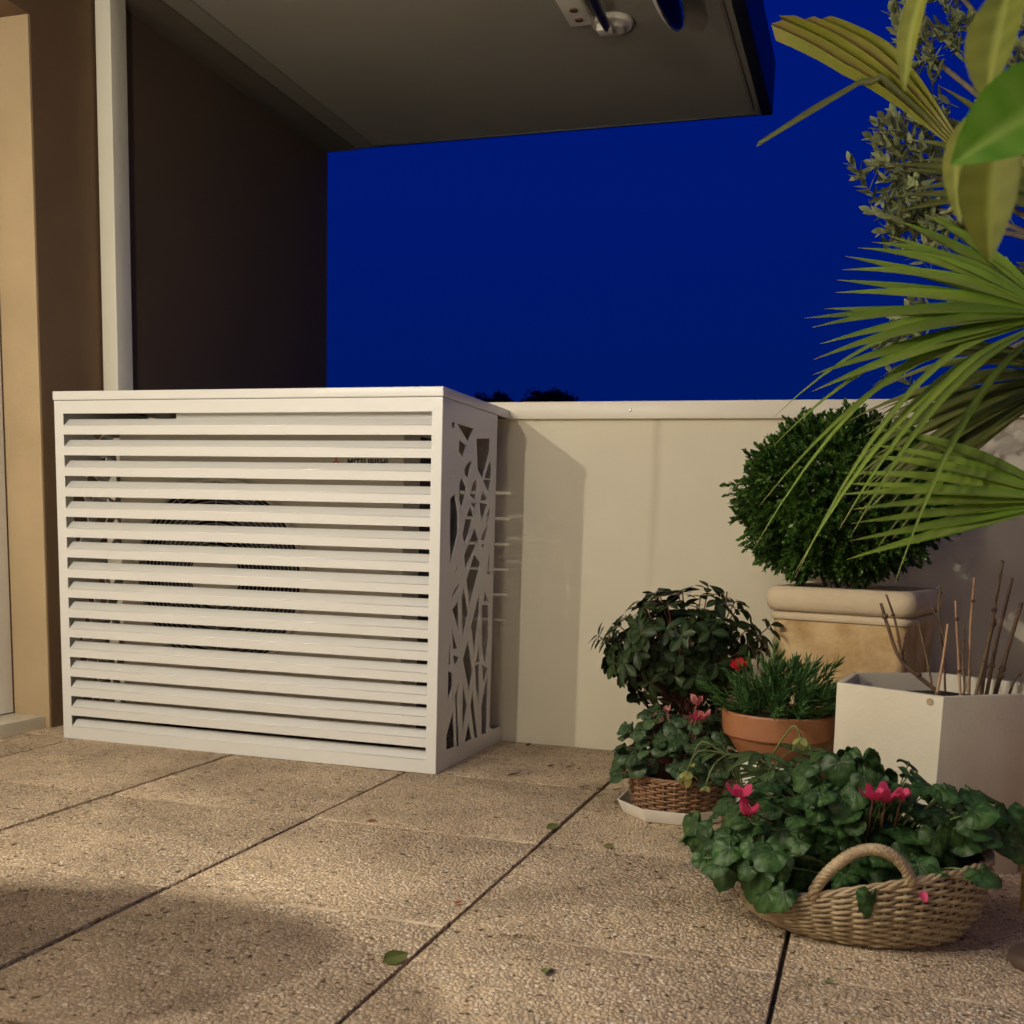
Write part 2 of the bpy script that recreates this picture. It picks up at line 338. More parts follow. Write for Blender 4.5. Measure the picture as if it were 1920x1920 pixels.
M_CITRUSY = leaf_mat('yellowing_broad_leaf', (0.085, 0.105, 0.006), (0.14, 0.145, 0.010), 0.62, vein=(0.20, 0.22, 0.03), trans=0.35, objrand=0.15)
M_HELLEAF = leaf_mat('hellebore_leaf', (0.05, 0.085, 0.025), (0.08, 0.12, 0.04), 0.42, vein=(0.10, 0.15, 0.06), trans=0.2, objrand=0.3)
M_HELL = leaf_mat('hellebore_flower', (0.42, 0.46, 0.14), (0.52, 0.52, 0.20), 0.5, trans=0.35, objrand=0.1)
M_PINK = leaf_mat('pink_petal', (0.62, 0.045, 0.14), (0.72, 0.10, 0.22), 0.5, trans=0.3, objrand=0.15)
M_PALEPINK = leaf_mat('pale_pink_petal', (0.62, 0.20, 0.20), (0.70, 0.34, 0.30), 0.5, trans=0.3, objrand=0.15)
M_REDP = leaf_mat('red_petal', (0.55, 0.012, 0.02), (0.62, 0.03, 0.04), 0.5, trans=0.25, objrand=0.1)
M_DULLRED = leaf_mat('dry_red_petal', (0.26, 0.07, 0.05), (0.34, 0.10, 0.07), 0.6, trans=0.2, objrand=0.1)
M_FALLEN = leaf_mat('fallen_green_leaf', (0.09, 0.12, 0.025), (0.14, 0.17, 0.04), 0.45, vein=(0.2, 0.22, 0.08), trans=0.2, objrand=0.2)
M_DEAD = leaf_mat('dead_brown_leaf', (0.05, 0.035, 0.02), (0.11, 0.07, 0.035), 0.7, trans=0.1, objrand=0.3)
M_FARTREE = leaf_mat('far_dark_foliage', (0.010, 0.014, 0.010), (0.02, 0.025, 0.015), 0.8, trans=0.0, objrand=0.1)
M_GROUND = mat('night_ground', (0.03, 0.035, 0.025), 0.95, 0.4, 0.2)
M_FOOT = mat('brown_furniture_foot', (0.10, 0.065, 0.05), 0.5, 0.1, 20)
M_CHAIR = mat('grey_rattan', (0.22, 0.19, 0.16), 0.6, 0.2, 40, 0.4, 150)
M_CUSHION = mat('beige_cushion', (0.45, 0.40, 0.33), 0.9, 0.1, 20, 0.3, 200)

# ------------------------------------------------------------------ ground and terrace floor
g = MB(); g.add([(-900, -400, -6.5), (900, -400, -6.5), (900, 1500, -6.5), (-900, 1500, -6.5)], [(0, 1, 2, 3)])
tag(g.build('ground', M_GROUND), kind='structure')
XW = -2.522                       # plane of the house wall
YF0, YF1 = -5.70, 0.0
fl = MB(); fl.box(-2.9, 1.7, YF0, 0.18, -0.25, -0.012)
floor = tag(fl.build('terrace_floor', M_GROUT), kind='structure')
PX, PY = 0.5587, 0.5660
sw, sd = PX - 0.0085, PY - 0.0085
sl = MB(); sl.box(-sw / 2, sw / 2, -sd / 2, sd / 2, -0.045, 0.0)
me_slab = sl.mesh('paving_slab', bevel=0.0035, seg=2)
XJ = [-0.0955 + PX * k for k in range(-5, 3)]
YJ = [-0.0035 - PY * k for k in range(0, 10)]
for i in range(len(XJ)):
    for j in range(len(YJ)):
        cx, cy = XJ[i] + PX / 2, YJ[j] - PY / 2
        if cx - sw / 2 > 1.66: continue
        o = ob('paving_slab', me_slab, M_SLAB, floor, (cx + rnd.uniform(-.0008, .0008), cy + rnd.uniform(-.0006, .0006), rnd.uniform(-0.0012, 0.0012)))
        o.rotation_euler = (rnd.uniform(-.0012, .0012), rnd.uniform(-.0012, .0012), rnd.choice((0, math.pi)) + rnd.uniform(-.0012, .0012))
for j in range(1, len(YJ)):
    mj = MB()
    for i in range(len(XJ)):
        x0 = XJ[i] + 0.006; x = x0
        while x < XJ[i] + PX - 0.006:
            ln = rnd.uniform(0.03, 0.12); x1 = min(x + ln, XJ[i] + PX - 0.006)
            if rnd.random() < 0.9:
                h = rnd.uniform(-0.0030, 0.0); w = rnd.uniform(0.0050, 0.0072)
                mj.box(x, x1, YJ[j] - w, YJ[j] + w, -0.011, h)
            x = x1 + 0.0003
    tag(mj.build('mortar_joint', M_MORTAR, floor), kind=None)

# ------------------------------------------------------------------ parapet
par = thing('parapet_wall', 'cream painted parapet wall with a metal coping behind the plant pots', 'wall', (0, 0, 0))
XP0, XP1, XS = -2.50, 1.60, -0.652
w = MB(); w.box(XP0, XP1, 0.0, 0.17, -0.012, 1.031); w.build('wall_panel', M_PARAPET, par, bevel=0.002)
c = MB(); c.box(XP0 + 0.02, 1.60, -0.021, 0.21, 1.0275, 1.08); c.build('coping', M_COPING, par, bevel=0.003, seg=2)
sc_ = MB(); sc_.lathe([(0.0045, 0), (0.0045, 0.002), (0.002, 0.0025)], 12)
sc_.build('screw', M_LAMPBR, par, loc=(-0.735, -0.0215, 1.053), rot=(R(90), 0, 0))
# parapet along the right hand side of the terrace, outside the picture
p2 = thing('side_parapet', 'cream painted parapet closing the terrace on the right, outside the picture', 'wall')
w = MB(); w.box(1.61, 1.78, YF0, 0.17, -0.012, 1.031); w.build('wall_panel', M_PARAPET, p2, bevel=0.002)
c = MB(); c.box(1.575, 1.82, YF0, 0.21, 1.0325, 1.085); c.build('coping', M_COPING, p2, bevel=0.003)

# ------------------------------------------------------------------ house
house = thing('house_facade', 'ochre and brown rendered house wall at the left with a glazed door opening', 'building', (XW, -0.459, 0))
def hp(o): o.location = o.location - Vector((XW, -0.459, 0)); return o
YD0, YD1, ZD = -0.459, -3.30, 2.170        # glazed door opening
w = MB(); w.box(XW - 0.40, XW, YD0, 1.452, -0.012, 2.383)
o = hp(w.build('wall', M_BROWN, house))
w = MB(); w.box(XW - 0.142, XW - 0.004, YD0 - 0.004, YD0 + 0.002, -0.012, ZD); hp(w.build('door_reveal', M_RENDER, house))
w = MB(); w.box(XW + 0.001, XW + 0.006, -0.10, 1.4535, -0.012, 2.3845); hp(w.build('dark_wall_panel', M_SHADED, house))  # shade beyond the post put into this sheet's darker colour
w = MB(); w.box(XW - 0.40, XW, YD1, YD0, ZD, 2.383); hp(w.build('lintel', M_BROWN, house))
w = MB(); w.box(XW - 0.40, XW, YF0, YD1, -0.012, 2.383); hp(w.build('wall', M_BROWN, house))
w = MB(); w.box(XW - 0.15, XW - 0.02, YD1, YD0 - 0.005, -0.012, 0.040); hp(w.build('door_sill', M_COPING, house, bevel=0.006))
# glazed doors: frames and lamplit panes with curtain
nd = 3; wd = (YD0 - YD1 - 0.01) / nd
for k in range(nd):
    y1 = YD0 - 0.006 - k * wd; y0 = y1 - wd + 0.004
    xf0, xf1 = XW - 0.205, XW - 0.145
    f = MB()
    f.box(xf0, xf1, y0, y0 + 0.075, 0.042, ZD - 0.003); f.box(xf0, xf1, y1 - 0.075, y1, 0.042, ZD - 0.003)
    f.box(xf0, xf1, y0 + 0.075, y1 - 0.075, 0.042, 0.14); f.box(xf0, xf1, y0 + 0.075, y1 - 0.075, ZD - 0.08, ZD - 0.003)
    fo = hp(f.build('door_frame', M_WHITEFR, house, bevel=0.004))
    gl = MB(); gl.box(xf0 + 0.022, xf0 + 0.034, y0 + 0.07, y1 - 0.07, 0.13, ZD - 0.075)
    g_ = gl.build('door_pane', M_GLASSLIT); g_.parent = fo
# back wing of the house behind the camera (carries added fill panes)
bw = thing('house_wing', 'pale rendered house wing closing the terrace behind the photographer', 'building', (0, YF0, 0))
w = MB(); w.box(-2.9, 1.8, -0.3, -0.002, -0.012, 3.2); w.build('wall', M_PARAPET, bw)
w = MB(); w.box(-2.9, 1.85, -0.35, 0.03, 3.2, 3.27); w.build('coping', M_COPING, bw)
M_WINFILL = emit_mat('lamplit_window', WARM, WIN_FILL_W)  # unseen glowing panes added for soft frontal fill
for k in range(2):
    xa = -1.75 + 1.2 * k; f = MB()
    f.box(xa, xa + 0.07, -0.001, 0.04, 0.08, 2.25); f.box(xa + 1.12, xa + 1.19, -0.001, 0.04, 0.08, 2.25)
    f.box(xa + 0.07, xa + 1.12, -0.001, 0.04, 0.08, 0.18); f.box(xa + 0.07, xa + 1.12, -0.001, 0.04, 2.17, 2.25)
    fo = f.build('window_frame', M_WHITEFR, bw)
    MB().box(xa + 0.07, xa + 1.12, 0.002, 0.012, 0.18, 2.17).build('window_pane', M_WINFILL, fo)

# square cream post against the house wall
post = thing('downpipe_post', 'square cream lacquered post standing against the brown wall behind the white cover', 'post', (-2.46, -0.11, 0))
w = MB(); w.box(XW + 0.008 + 2.46, 0.005, -0.06, 0.022, 0.0, 2.378); w.build('shaft', M_POST, post, bevel=0.004)
w = MB(); w.box(XW + 0.003 + 2.46, 0.012, -0.068, 0.030, 0.0, 0.02); w.build('base_collar', M_POST, post, bevel=0.002)

# soffit slab overhead
sof = thing('balcony_slab', 'dark grey balcony slab overhead with its painted soffit', 'balcony', (-1.5, 1.45, 2.385))
def sp(o): o.location = o.location - Vector((-1.5, 1.45, 2.385)); return o
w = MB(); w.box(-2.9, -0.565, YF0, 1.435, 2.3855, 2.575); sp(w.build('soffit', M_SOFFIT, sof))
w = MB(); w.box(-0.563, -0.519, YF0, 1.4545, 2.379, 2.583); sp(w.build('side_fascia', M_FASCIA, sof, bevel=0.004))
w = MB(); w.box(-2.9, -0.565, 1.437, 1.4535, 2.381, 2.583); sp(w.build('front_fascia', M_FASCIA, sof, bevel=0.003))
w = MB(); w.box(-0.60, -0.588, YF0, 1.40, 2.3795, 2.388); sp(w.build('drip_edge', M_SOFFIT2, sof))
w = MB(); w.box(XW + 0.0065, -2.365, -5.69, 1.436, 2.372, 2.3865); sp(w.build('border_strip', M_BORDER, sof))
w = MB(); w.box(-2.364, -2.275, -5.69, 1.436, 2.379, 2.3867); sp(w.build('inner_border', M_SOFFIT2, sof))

# ------------------------------------------------------------------ air conditioner cover
XL, XR, D, H, HL = -2.3695, -1.1207, 0.5863, 1.0541, 0.0263
cov = thing('air_conditioner_cover', 'white slatted metal cover box enclosing an air conditioner against the parapet', 'cover', ((XL + XR) / 2, -D / 2, 0))
def cp(o): o.location = o.location - Vector(((XL + XR) / 2, -D / 2, 0)); return o
TH = 0.003
def sheet_with_holes(outer, holes, depth, axis_fn):
    vs = [Vector(p) for p in outer]; edges = [(i, (i + 1) % len(outer)) for i in range(len(outer))]
    for h in holes:
        b0 = len(vs); vs += [Vector(p) for p in h]; edges += [(b0 + i, b0 + (i + 1) % len(h)) for i in range(len(h))]
    v, e, f, *_ = delaunay_2d_cdt(vs, edges, [], 0, 1e-6)
    def inside(p, poly):
        c = False; n = len(poly)
        for i in range(n):
            a, b = poly[i], poly[(i + 1) % n]
            if (a[1] > p[1]) != (b[1] > p[1]) and p[0] < (b[0] - a[0]) * (p[1] - a[1]) / (b[1] - a[1]) + a[0]: c = not c
        return c
    keep = []
    for t in f:
        cx = sum(v[i][0] for i in t) / len(t); cy = sum(v[i][1] for i in t) / len(t)
        if inside((cx, cy), outer) and not any(inside((cx, cy), h) for h in holes): keep.append(tuple(t))
    bm = bmesh.new(); bv = [bm.verts.new(axis_fn(p[0], p[1], 0)) for p in v]
    for t in keep:
        try: bm.faces.new([bv[i] for i in t])
        except ValueError: pass
    bmesh.ops.dissolve_limit(bm, angle_limit=0.01, verts=bm.verts, edges=bm.edges)
    r = bmesh.ops.extrude_face_region(bm, geom=list(bm.faces))
    off = Vector(axis_fn(0, 0, depth)) - Vector(axis_fn(0, 0, 0))
    bmesh.ops.translate(bm, verts=[x for x in r['geom'] if isinstance(x, bmesh.types.BMVert)], vec=off)
    bmesh.ops.delete(bm, geom=[x for x in bm.verts if not x.link_faces], context='VERTS')
    bmesh.ops.triangulate(bm, faces=bm.faces); bmesh.ops.recalc_face_normals(bm, faces=bm.faces)
    me = bpy.data.meshes.new('sheet'); bm.to_mesh(me); bm.free(); return me
HOLES=[
[(-0.509,0.76),(-0.48,0.775),(-0.461,0.726),(-0.456,0.674),(-0.501,0.59),(-0.508,0.686)],
[(-0.506,0.835),(-0.498,0.82),(-0.505,0.817),(-0.51,0.825)],
[(-0.428,0.824),(-0.399,0.8),(-0.396,0.789),(-0.428,0.738),(-0.441,0.764),(-0.443,0.805)],
[(-0.387,0.864),(-0.363,0.876),(-0.357,0.871),(-0.382,0.827),(-0.401,0.836),(-0.404,0.849)],
[(-0.358,0.748),(-0.336,0.719),(-0.39,0.637),(-0.406,0.667),(-0.391,0.704)],
[(-0.318,0.684),(-0.291,0.651),(-0.374,0.572),(-0.385,0.608)],
[(-0.31,0.826),(-0.307,0.788),(-0.32,0.768),(-0.353,0.78),(-0.331,0.816)],
[(-0.347,0.756),(-0.311,0.758),(-0.318,0.74)],
[(-0.303,0.939),(-0.208,0.95),(-0.209,0.914),(-0.254,0.834),(-0.289,0.857)],
[(-0.186,0.888),(-0.179,0.861),(-0.184,0.835),(-0.229,0.835),(-0.202,0.876)],
[(-0.241,0.828),(-0.185,0.831),(-0.2,0.795),(-0.227,0.813)],
[(-0.251,0.796),(-0.216,0.775),(-0.232,0.769),(-0.262,0.768)],
[(-0.27,0.759),(-0.214,0.758),(-0.253,0.704)],
[(-0.183,0.748),(-0.185,0.717),(-0.21,0.699),(-0.204,0.73)],
[(-0.201,0.697),(-0.223,0.651),(-0.249,0.651),(-0.242,0.668)],
[(-0.451,0.926),(-0.405,0.915),(-0.429,0.883),(-0.453,0.895)],
[(-0.514,0.967),(-0.494,0.969),(-0.497,0.956),(-0.508,0.953)],
[(-0.46,0.968),(-0.355,0.967),(-0.392,0.929)],
[(-0.246,0.64),(-0.229,0.637),(-0.243,0.622)],
[(-0.177,0.617),(-0.167,0.548),(-0.189,0.549)],
[(-0.449,0.586),(-0.455,0.566),(-0.471,0.552),(-0.459,0.574)],
[(-0.312,0.606),(-0.269,0.583),(-0.275,0.563),(-0.333,0.464),(-0.36,0.536)],
[(-0.439,0.529),(-0.443,0.516),(-0.484,0.488),(-0.473,0.505)],
[(-0.436,0.477),(-0.428,0.389),(-0.475,0.455)],
[(-0.397,0.507),(-0.386,0.51),(-0.357,0.439),(-0.393,0.373),(-0.403,0.483)],
[(-0.264,0.489),(-0.259,0.443),(-0.289,0.318),(-0.315,0.4)],
[(-0.224,0.451),(-0.176,0.449),(-0.168,0.356),(-0.19,0.275),(-0.217,0.332)],
[(-0.207,0.495),(-0.179,0.466),(-0.215,0.466)],
[(-0.481,0.405),(-0.441,0.343),(-0.468,0.344)],
[(-0.345,0.356),(-0.31,0.263),(-0.33,0.206),(-0.377,0.303)],
[(-0.498,0.366),(-0.489,0.33),(-0.488,0.302),(-0.501,0.303)],
[(-0.463,0.325),(-0.426,0.315),(-0.434,0.303),(-0.452,0.296)],
[(-0.5,0.281),(-0.475,0.273),(-0.472,0.236),(-0.499,0.196)],
[(-0.417,0.238),(-0.425,0.195),(-0.405,0.057),(-0.422,0.056),(-0.44,0.203)],
[(-0.379,0.228),(-0.347,0.164),(-0.375,0.088),(-0.379,0.156)],
[(-0.293,0.201),(-0.249,0.054),(-0.271,0.056),(-0.307,0.156)],
[(-0.462,0.161),(-0.447,0.057),(-0.5,0.06),(-0.502,0.099)],
[(-0.326,0.111),(-0.301,0.056),(-0.347,0.055)],
[(-0.166,0.238),(-0.161,0.1),(-0.163,0.054),(-0.2,0.057),(-0.206,0.142)],
[(-0.251,0.342),(-0.242,0.283),(-0.268,0.289)],
[(-0.276,0.275),(-0.246,0.274),(-0.239,0.146),(-0.267,0.215)],
[(-0.21,0.27),(-0.168,0.255),(-0.201,0.217)],
]

HOLES = [[((y - sum(q[0] for q in h) / len(h)) * 1.28 + sum(q[0] for q in h) / len(h), (z - sum(q[1] for q in h) / len(h)) * 1.06 + sum(q[1] for q in h) / len(h)) for y, z in h] for h in HOLES]
HOLES = [[(min(-0.145, max(-0.545, y)), max(0.045, min(0.985, z))) for y, z in h] for h in HOLES]
SLOT0, PITCHZ, SLH, NS = 0.954, 0.0609, 0.035, 16
# front panel: one folded sheet with sixteen slots
slots = [[(XL + 0.0315, SLOT0 - PITCHZ * i), (XR - 0.0305, SLOT0 - PITCHZ * i), (XR - 0.0305, SLOT0 - PITCHZ * i + SLH), (XL + 0.0315, SLOT0 - PITCHZ * i + SLH)] for i in range(NS)]
fo = [(XL + 0.0005, 0.002), (XR - 0.0005, 0.002), (XR - 0.0005, H - HL - 0.0015), (XL + 0.0005, H - HL - 0.0015)]
me = sheet_with_holes(fo, slots, TH, lambda a, b, d: (a, -D + d, b)); me.name = 'front_frame'
front = cp(ob('front_frame', me, M_METAL, cov))
sm = MB(); x0, x1 = XL + 0.031, XR - 0.030; t_ = 0.0016
prof = [(0.0032, -0.0022), (0.006, 0.0008), (0.0285, 0.0195), (0.0285, 0.0215), (0.0055, 0.0032), (0.0005, -0.0006)]
sm.loft([[(x0, p[0], p[1]) for p in prof], [(x1, p[0], p[1]) for p in prof]])
me_slat = sm.mesh('slat')
# rolled edge of each blade fold, its highlight put into a lighter colour
for i in range(NS):
    s = ob('slat', me_slat, M_METAL, cov); s.location = (0, -D, SLOT0 - PITCHZ * i); cp(s)
ed = MB(); ed.tube([(x0, 0, 0), (x1, 0, 0)], 0.0021, 10); me_ed = ed.mesh('slat_fold', smooth=True)
for i in range(NS):
    s = ob('slat_fold', me_ed, M_FOLD, cov); s.location = (0, -D + 0.0012, SLOT0 - PITCHZ * i - 0.0002); cp(s)
# inner plate behind the topmost slot
w = MB(); w.box(-1.968, XR - 0.02, -0.552, -0.549, 0.962, 1.02); cp(w.build('inner_plate', M_METAL, cov))
# side panels: laser cut random strips
po = [(-D + 0.0035, 0.002), (-0.0045, 0.002), (-0.0045, 0.0495), (-0.0977, 0.0520), (-0.1290, 0.0640), (-0.1300, 0.09), (-0.1300, H - HL - 0.0015), (-D + 0.0035, H - HL - 0.0015)]
me = sheet_with_holes(po, HOLES, TH, lambda a, b, d: (XR - d, a, b)); me.name = 'side_panel'
sp1 = cp(ob('side_panel', me, M_METAL, cov)); tag(sp1, 'right side panel cut through with crossing slanted strips')
me = sheet_with_holes(po, HOLES, TH, lambda a, b, d: (XL + d, a, b)); me.name = 'side_panel'
cp(ob('side_panel', me, M_METAL, cov))
for x in (XL + 0.004, XR - 0.006):
    w = MB(); w.box(x, x + 0.002, -D + 0.0035, -D + 0.03, 0.004, H - HL - 0.004); cp(w.build('corner_flange', M_METAL, cov))
# lid: turned-down sheet
w = MB(); w.box(XL - 0.003, XR + 0.0025, -D - 0.003, -0.0225, H - HL, H); cp(w.build('lid', M_METAL, cov, bevel=0.0035, seg=3))
w = MB(); w.box(XL + 0.002, XR - 0.002, -D + 0.001, -0.03, H - HL - 0.0012, H - HL - 0.0001); cp(w.build('lid_gasket', M_INK, cov))

# ------------------------------------------------------------------ air conditioner outdoor unit inside the cover
UX0, UX1, UY0, UY1, UZ1 = -2.235, -1.285, -0.46, -0.13, 0.945
FX, FZ, FR = -1.888, 0.520, 0.285
ac = thing('air_conditioner_unit', 'ivory outdoor air conditioner unit with a round fan grille behind the white slats', 'air conditioner', ((UX0 + UX1) / 2, (UY0 + UY1) / 2, 0))
def ap(o): o.location = o.location - Vector(((UX0 + UX1) / 2, (UY0 + UY1) / 2, 0)); return o
n = 48
circ = [(FX + FR * math.cos(2 * math.pi * k / n), FZ + FR * math.sin(2 * math.pi * k / n)) for k in range(n)]
me = sheet_with_holes([(UX0, 0.06), (UX1, 0.06), (UX1, UZ1), (UX0, UZ1)], [circ], 0.004, lambda a, b, d: (a, UY0 + d, b)); me.name = 'front_plate'
ap(ob('front_plate', me, M_ACBODY, ac))
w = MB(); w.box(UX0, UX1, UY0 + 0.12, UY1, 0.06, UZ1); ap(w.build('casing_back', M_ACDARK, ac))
w = MB(); w.box(UX0, UX0 + 0.004, UY0 + 0.0045, UY0 + 0.1195, 0.06, UZ1); w.box(UX1 - 0.004, UX1, UY0 + 0.0045, UY0 + 0.1195, 0.06, UZ1)
w.box(UX0 + 0.0045, UX1 - 0.0045, UY0 + 0.0045, UY0 + 0.1195, UZ1 - 0.004, UZ1); ap(w.build('casing', M_ACBODY, ac))
w = MB(); w.box(UX0 - 0.006, UX1 + 0.006, UY0 - 0.006, UY1 + 0.006, UZ1 + 0.0005, UZ1 + 0.018); ap(w.build('top_cover', M_ACBODY, ac, bevel=0.004))
for x in (UX0 + 0.12, UX1 - 0.16):
    w = MB(); w.box(x, x + 0.05, UY0 - 0.01, UY1 + 0.01, 0.0, 0.0595); ap(w.build('rubber_foot', M_INK, ac, bevel=0.003))
def ring(r, y, rad, n=64, sides=5):
    return [(FX + r * math.cos(2 * math.pi * k / n), y, FZ + r * math.sin(2 * math.pi * k / n)) for k in range(n)]
w = MB(); w.tube(ring(FR + 0.004, UY0 - 0.006, 0), 0.010, 8, closed=True); ap(w.build('bell_mouth', M_ACBODY, ac, smooth=True))
gr = ap(MB().tube([(FX, UY0 - 0.014, FZ - FR), (FX, UY0 - 0.014, FZ + FR)], 0.0022, 5).build('fan_grille', M_WIRE, ac))
for k in range(1, 6):
    an = math.pi * k / 6; q = MB().tube([(FX + FR * math.sin(an), UY0 - 0.014, FZ + FR * math.cos(an)), (FX - FR * math.sin(an), UY0 - 0.014, FZ - FR * math.cos(an))], 0.0020, 5)
    q.build('grille_spoke', M_WIRE, gr)
for k in range(15):
    r = 0.092 + k * 0.0130
    MB().tube(ring(r, UY0 - 0.018, 0), 0.0017, 5, closed=True).build('grille_ring', M_WIRE, gr, smooth=True)
w = MB(); w.lathe([(0.0, 0.0), (0.082, 0.0), (0.084, 0.003), (0.080, 0.006), (0.0, 0.007)], 40); q = w.build('grille_badge_disc', M_ACBODY, gr, smooth=True, sharp=40)
q.location = (FX, UY0 - 0.019, FZ); q.rotation_euler = (R(90), 0, 0)
w = MB()
for k in range(3):
    a0 = 2 * math.pi * k / 3; vs_ = []; fs_ = []
    for i in range(6):
        r = 0.06 + i * 0.038
        for j in range(4):
            an = a0 + (j / 3) * (1.25 + 0.1 * i); vs_.append((FX + r * math.cos(an), UY0 + 0.035 + 0.05 * (j / 3) + 0.008 * math.sin(i), FZ + r * math.sin(an)))
    for i in range(5):
        for j in range(3): fs_.append((i * 4 + j, i * 4 + j + 1, (i + 1) * 4 + j + 1, (i + 1) * 4 + j))
    w.add(vs_, fs_)
ap(w.build('fan_blades', M_FAN, ac, smooth=True))
# maker's lettering and mark on the front plate
def text_mesh(body, size, bold=0.0):
    cu = bpy.data.curves.new('lettering', 'FONT'); cu.body = body; cu.size = size; cu.extrude = 0.0003; cu.offset = bold; cu.resolution_u = 3
    t = bpy.data.objects.new('tmp', cu); col.objects.link(t)
    dg = bpy.context.evaluated_depsgraph_get(); me = bpy.data.meshes.new_from_object(t.evaluated_get(dg)); bpy.data.objects.remove(t); bpy.data.curves.remove(cu); me.materials.clear(); return me
me = text_mesh('MITSUBISHI', 0.026, 0.0006)
wx = max(v.co.x for v in me.vertices) - min(v.co.x for v in me.vertices)
for v in me.vertices: v.co.x *= 0.126 / wx
o = ap(ob('lettering', me, M_INK, ac)); o.location = Vector((-1.462, UY0 - 0.0006, 0.8535)) - Vector(((UX0 + UX1) / 2, (UY0 + UY1) / 2, 0)); o.rotation_euler = (R(90), 0, 0)
w = MB(); s_ = 0.0115
for an in (90, 210, 330):
    a_ = R(an); d_ = (math.cos(a_) * s_, math.sin(a_) * s_); e1 = (math.cos(a_ + R(60)) * s_ * .577 * 1.0, math.sin(a_ + R(60)) * s_ * .577)
    c1 = (math.cos(a_ + R(30)) * s_ * .577, math.sin(a_ + R(30)) * s_ * .577); c2 = (math.cos(a_ - R(30)) * s_ * .577, math.sin(a_ - R(30)) * s_ * .577)
    w.add([(0, 0, 0), (c2[0], c2[1], 0), (d_[0], d_[1], 0), (c1[0], c1[1], 0), (0, 0, .0004), (c2[0], c2[1], .0004), (d_[0], d_[1], .0004), (c1[0], c1[1], .0004)],
          [(3, 2, 1, 0), (4, 5, 6, 7), (0, 1, 5, 4), (1, 2, 6, 5), (2, 3, 7, 6), (3, 0, 4, 7)])
o = ap(w.build('maker_mark', M_RED, ac)); o.location = Vector((-1.497, UY0 - 0.0006, 0.8655)) - Vector(((UX0 + UX1) / 2, (UY0 + UY1) / 2, 0)); o.rotation_euler = (R(90), 0, 0)

# ------------------------------------------------------------------ lamps
def bulb(parent, loc, r, strength, name='bulb'):
    w = MB(); w.lathe([(r * math.sin(math.pi * k / 12), -r * math.cos(math.pi * k / 12)) for k in range(13)], 20)
    return w.build(name, emit_mat('lit_' + name, WARM, strength), parent, smooth=True, loc=loc)
lamp = thing('wall_lamp', 'white wall lamp on the house wall at the left, outside the picture', 'lamp', (XW, -3.66, 1.964))
w = MB(); w.lathe([(0.0, 0.0), (0.055, 0.0), (0.055, 0.012), (0.0, 0.016)], 24); w.build('back_plate', M_LAMPW, lamp, smooth=True, sharp=40, rot=(0, R(90), 0), loc=(0.002, 0, 0.09))
MB().tube([(0.014, 0, 0.09), (0.07, 0, 0.10), (0.102, 0, 0.09), (0.102, 0, 0.055)], 0.007, 8).build('arm', M_LAMPW, lamp, smooth=True)
bulb(lamp, (0.102, 0, 0.0), 0.030, L2_W)
lamp = thing('standing_lamp', 'slim standing lamp with a round tray beside the house, outside the picture', 'lamp', (-1.31, -2.36, 0))
w = MB(); w.lathe([(0.0, 0), (0.11, 0), (0.11, 0.012), (0.02, 0.02), (0.0, 0.02)], 32); w.build('foot', M_LAMPBR, lamp, smooth=True, sharp=40)
MB().tube([(0, 0, 0.018), (0, 0, 0.99)], 0.009, 10).build('pole', M_LAMPBR, lamp, smooth=True)
w = MB(); w.lathe([(0.0, 0.995), (0.158, 0.995), (0.165, 1.002), (0.163, 1.006), (0.0, 1.003)], 36); w.build('tray', M_LAMPBR, lamp, smooth=True, sharp=40, loc=(0.074, 0.014, 0))
MB().tube([(0, 0, 0.985), (0.074, 0.014, 0.992)], 0.008, 8).build('tray_arm', M_LAMPBR, lamp, smooth=True)
MB().tube([(0.010, 0.008, 0.99), (-0.02, -0.015, 1.15), (-0.02, -0.015, 1.34), (0.02, 0.025, 1.365), (0.04, 0.049, 1.345), (0.04, 0.049, 1.306)], 0.005, 8).build('gooseneck', M_LAMPBR, lamp, smooth=True)
bulb(lamp, (0.04, 0.049, 1.290), 0.009, L1_W)
cl_ = thing('ceiling_bowl_lamp', 'lit round white bowl lamp under the soffit, outside the picture', 'lamp', (-0.90, -2.85, 2.385))
w = MB(); w.lathe([(0.0, -0.0005), (0.232, -0.0005), (0.234, -0.02), (0.226, -0.024), (0.0, -0.024)], 40); w.build('trim_ring', M_LAMPW, cl_, smooth=True, sharp=40)
w = MB(); w.lathe([(0.22 * math.cos(R(90 * k / 10)), -0.0245 - 0.11 * math.sin(R(90 * k / 10))) for k in range(10)] + [(0.001, -0.1345)], 40); w.build('glass_bowl', emit_mat('lit_bowl', WARM, BOWL_W), cl_, smooth=True)  # unseen glowing bowl added to lift the floor from above
# unlit fittings on the soffit
sl1 = thing('ceiling_spotlight', 'white ceiling fitting with a round rose and screwed bracket on the soffit', 'spotlight', (-0.965, 0.50, 2.385))
w = MB(); w.lathe([(0.0, -0.0), (0.070, -0.0), (0.072, -0.008), (0.066, -0.016), (0.045, -0.020), (0.040, -0.030), (0.0, -0.032)], 32); w.build('rose', M_LAMPW, sl1, smooth=True, sharp=35)
w = MB(); w.box(-0.135, -0.050, -0.26, -0.035, -0.022, -0.0); w.build('bracket', M_LAMPW, sl1, bevel=0.008, seg=3)
for y in (-0.16, -0.09):
    w = MB(); w.lathe([(0.014, 0), (0.014, -0.003), (0.006, -0.004), (0.0, -0.001)], 12); w.build('screw', M_BROWNPOT, sl1, smooth=True, loc=(-0.092, y, -0.0222))
MB().tube([(-0.008, -0.028, -0.034), (0.0, -0.16, -0.046), (0.004, -0.32, -0.050)], [0.015, 0.016, 0.017], 16).build('arm_tube', M_LAMPBR, sl1, smooth=True, sharp=60)
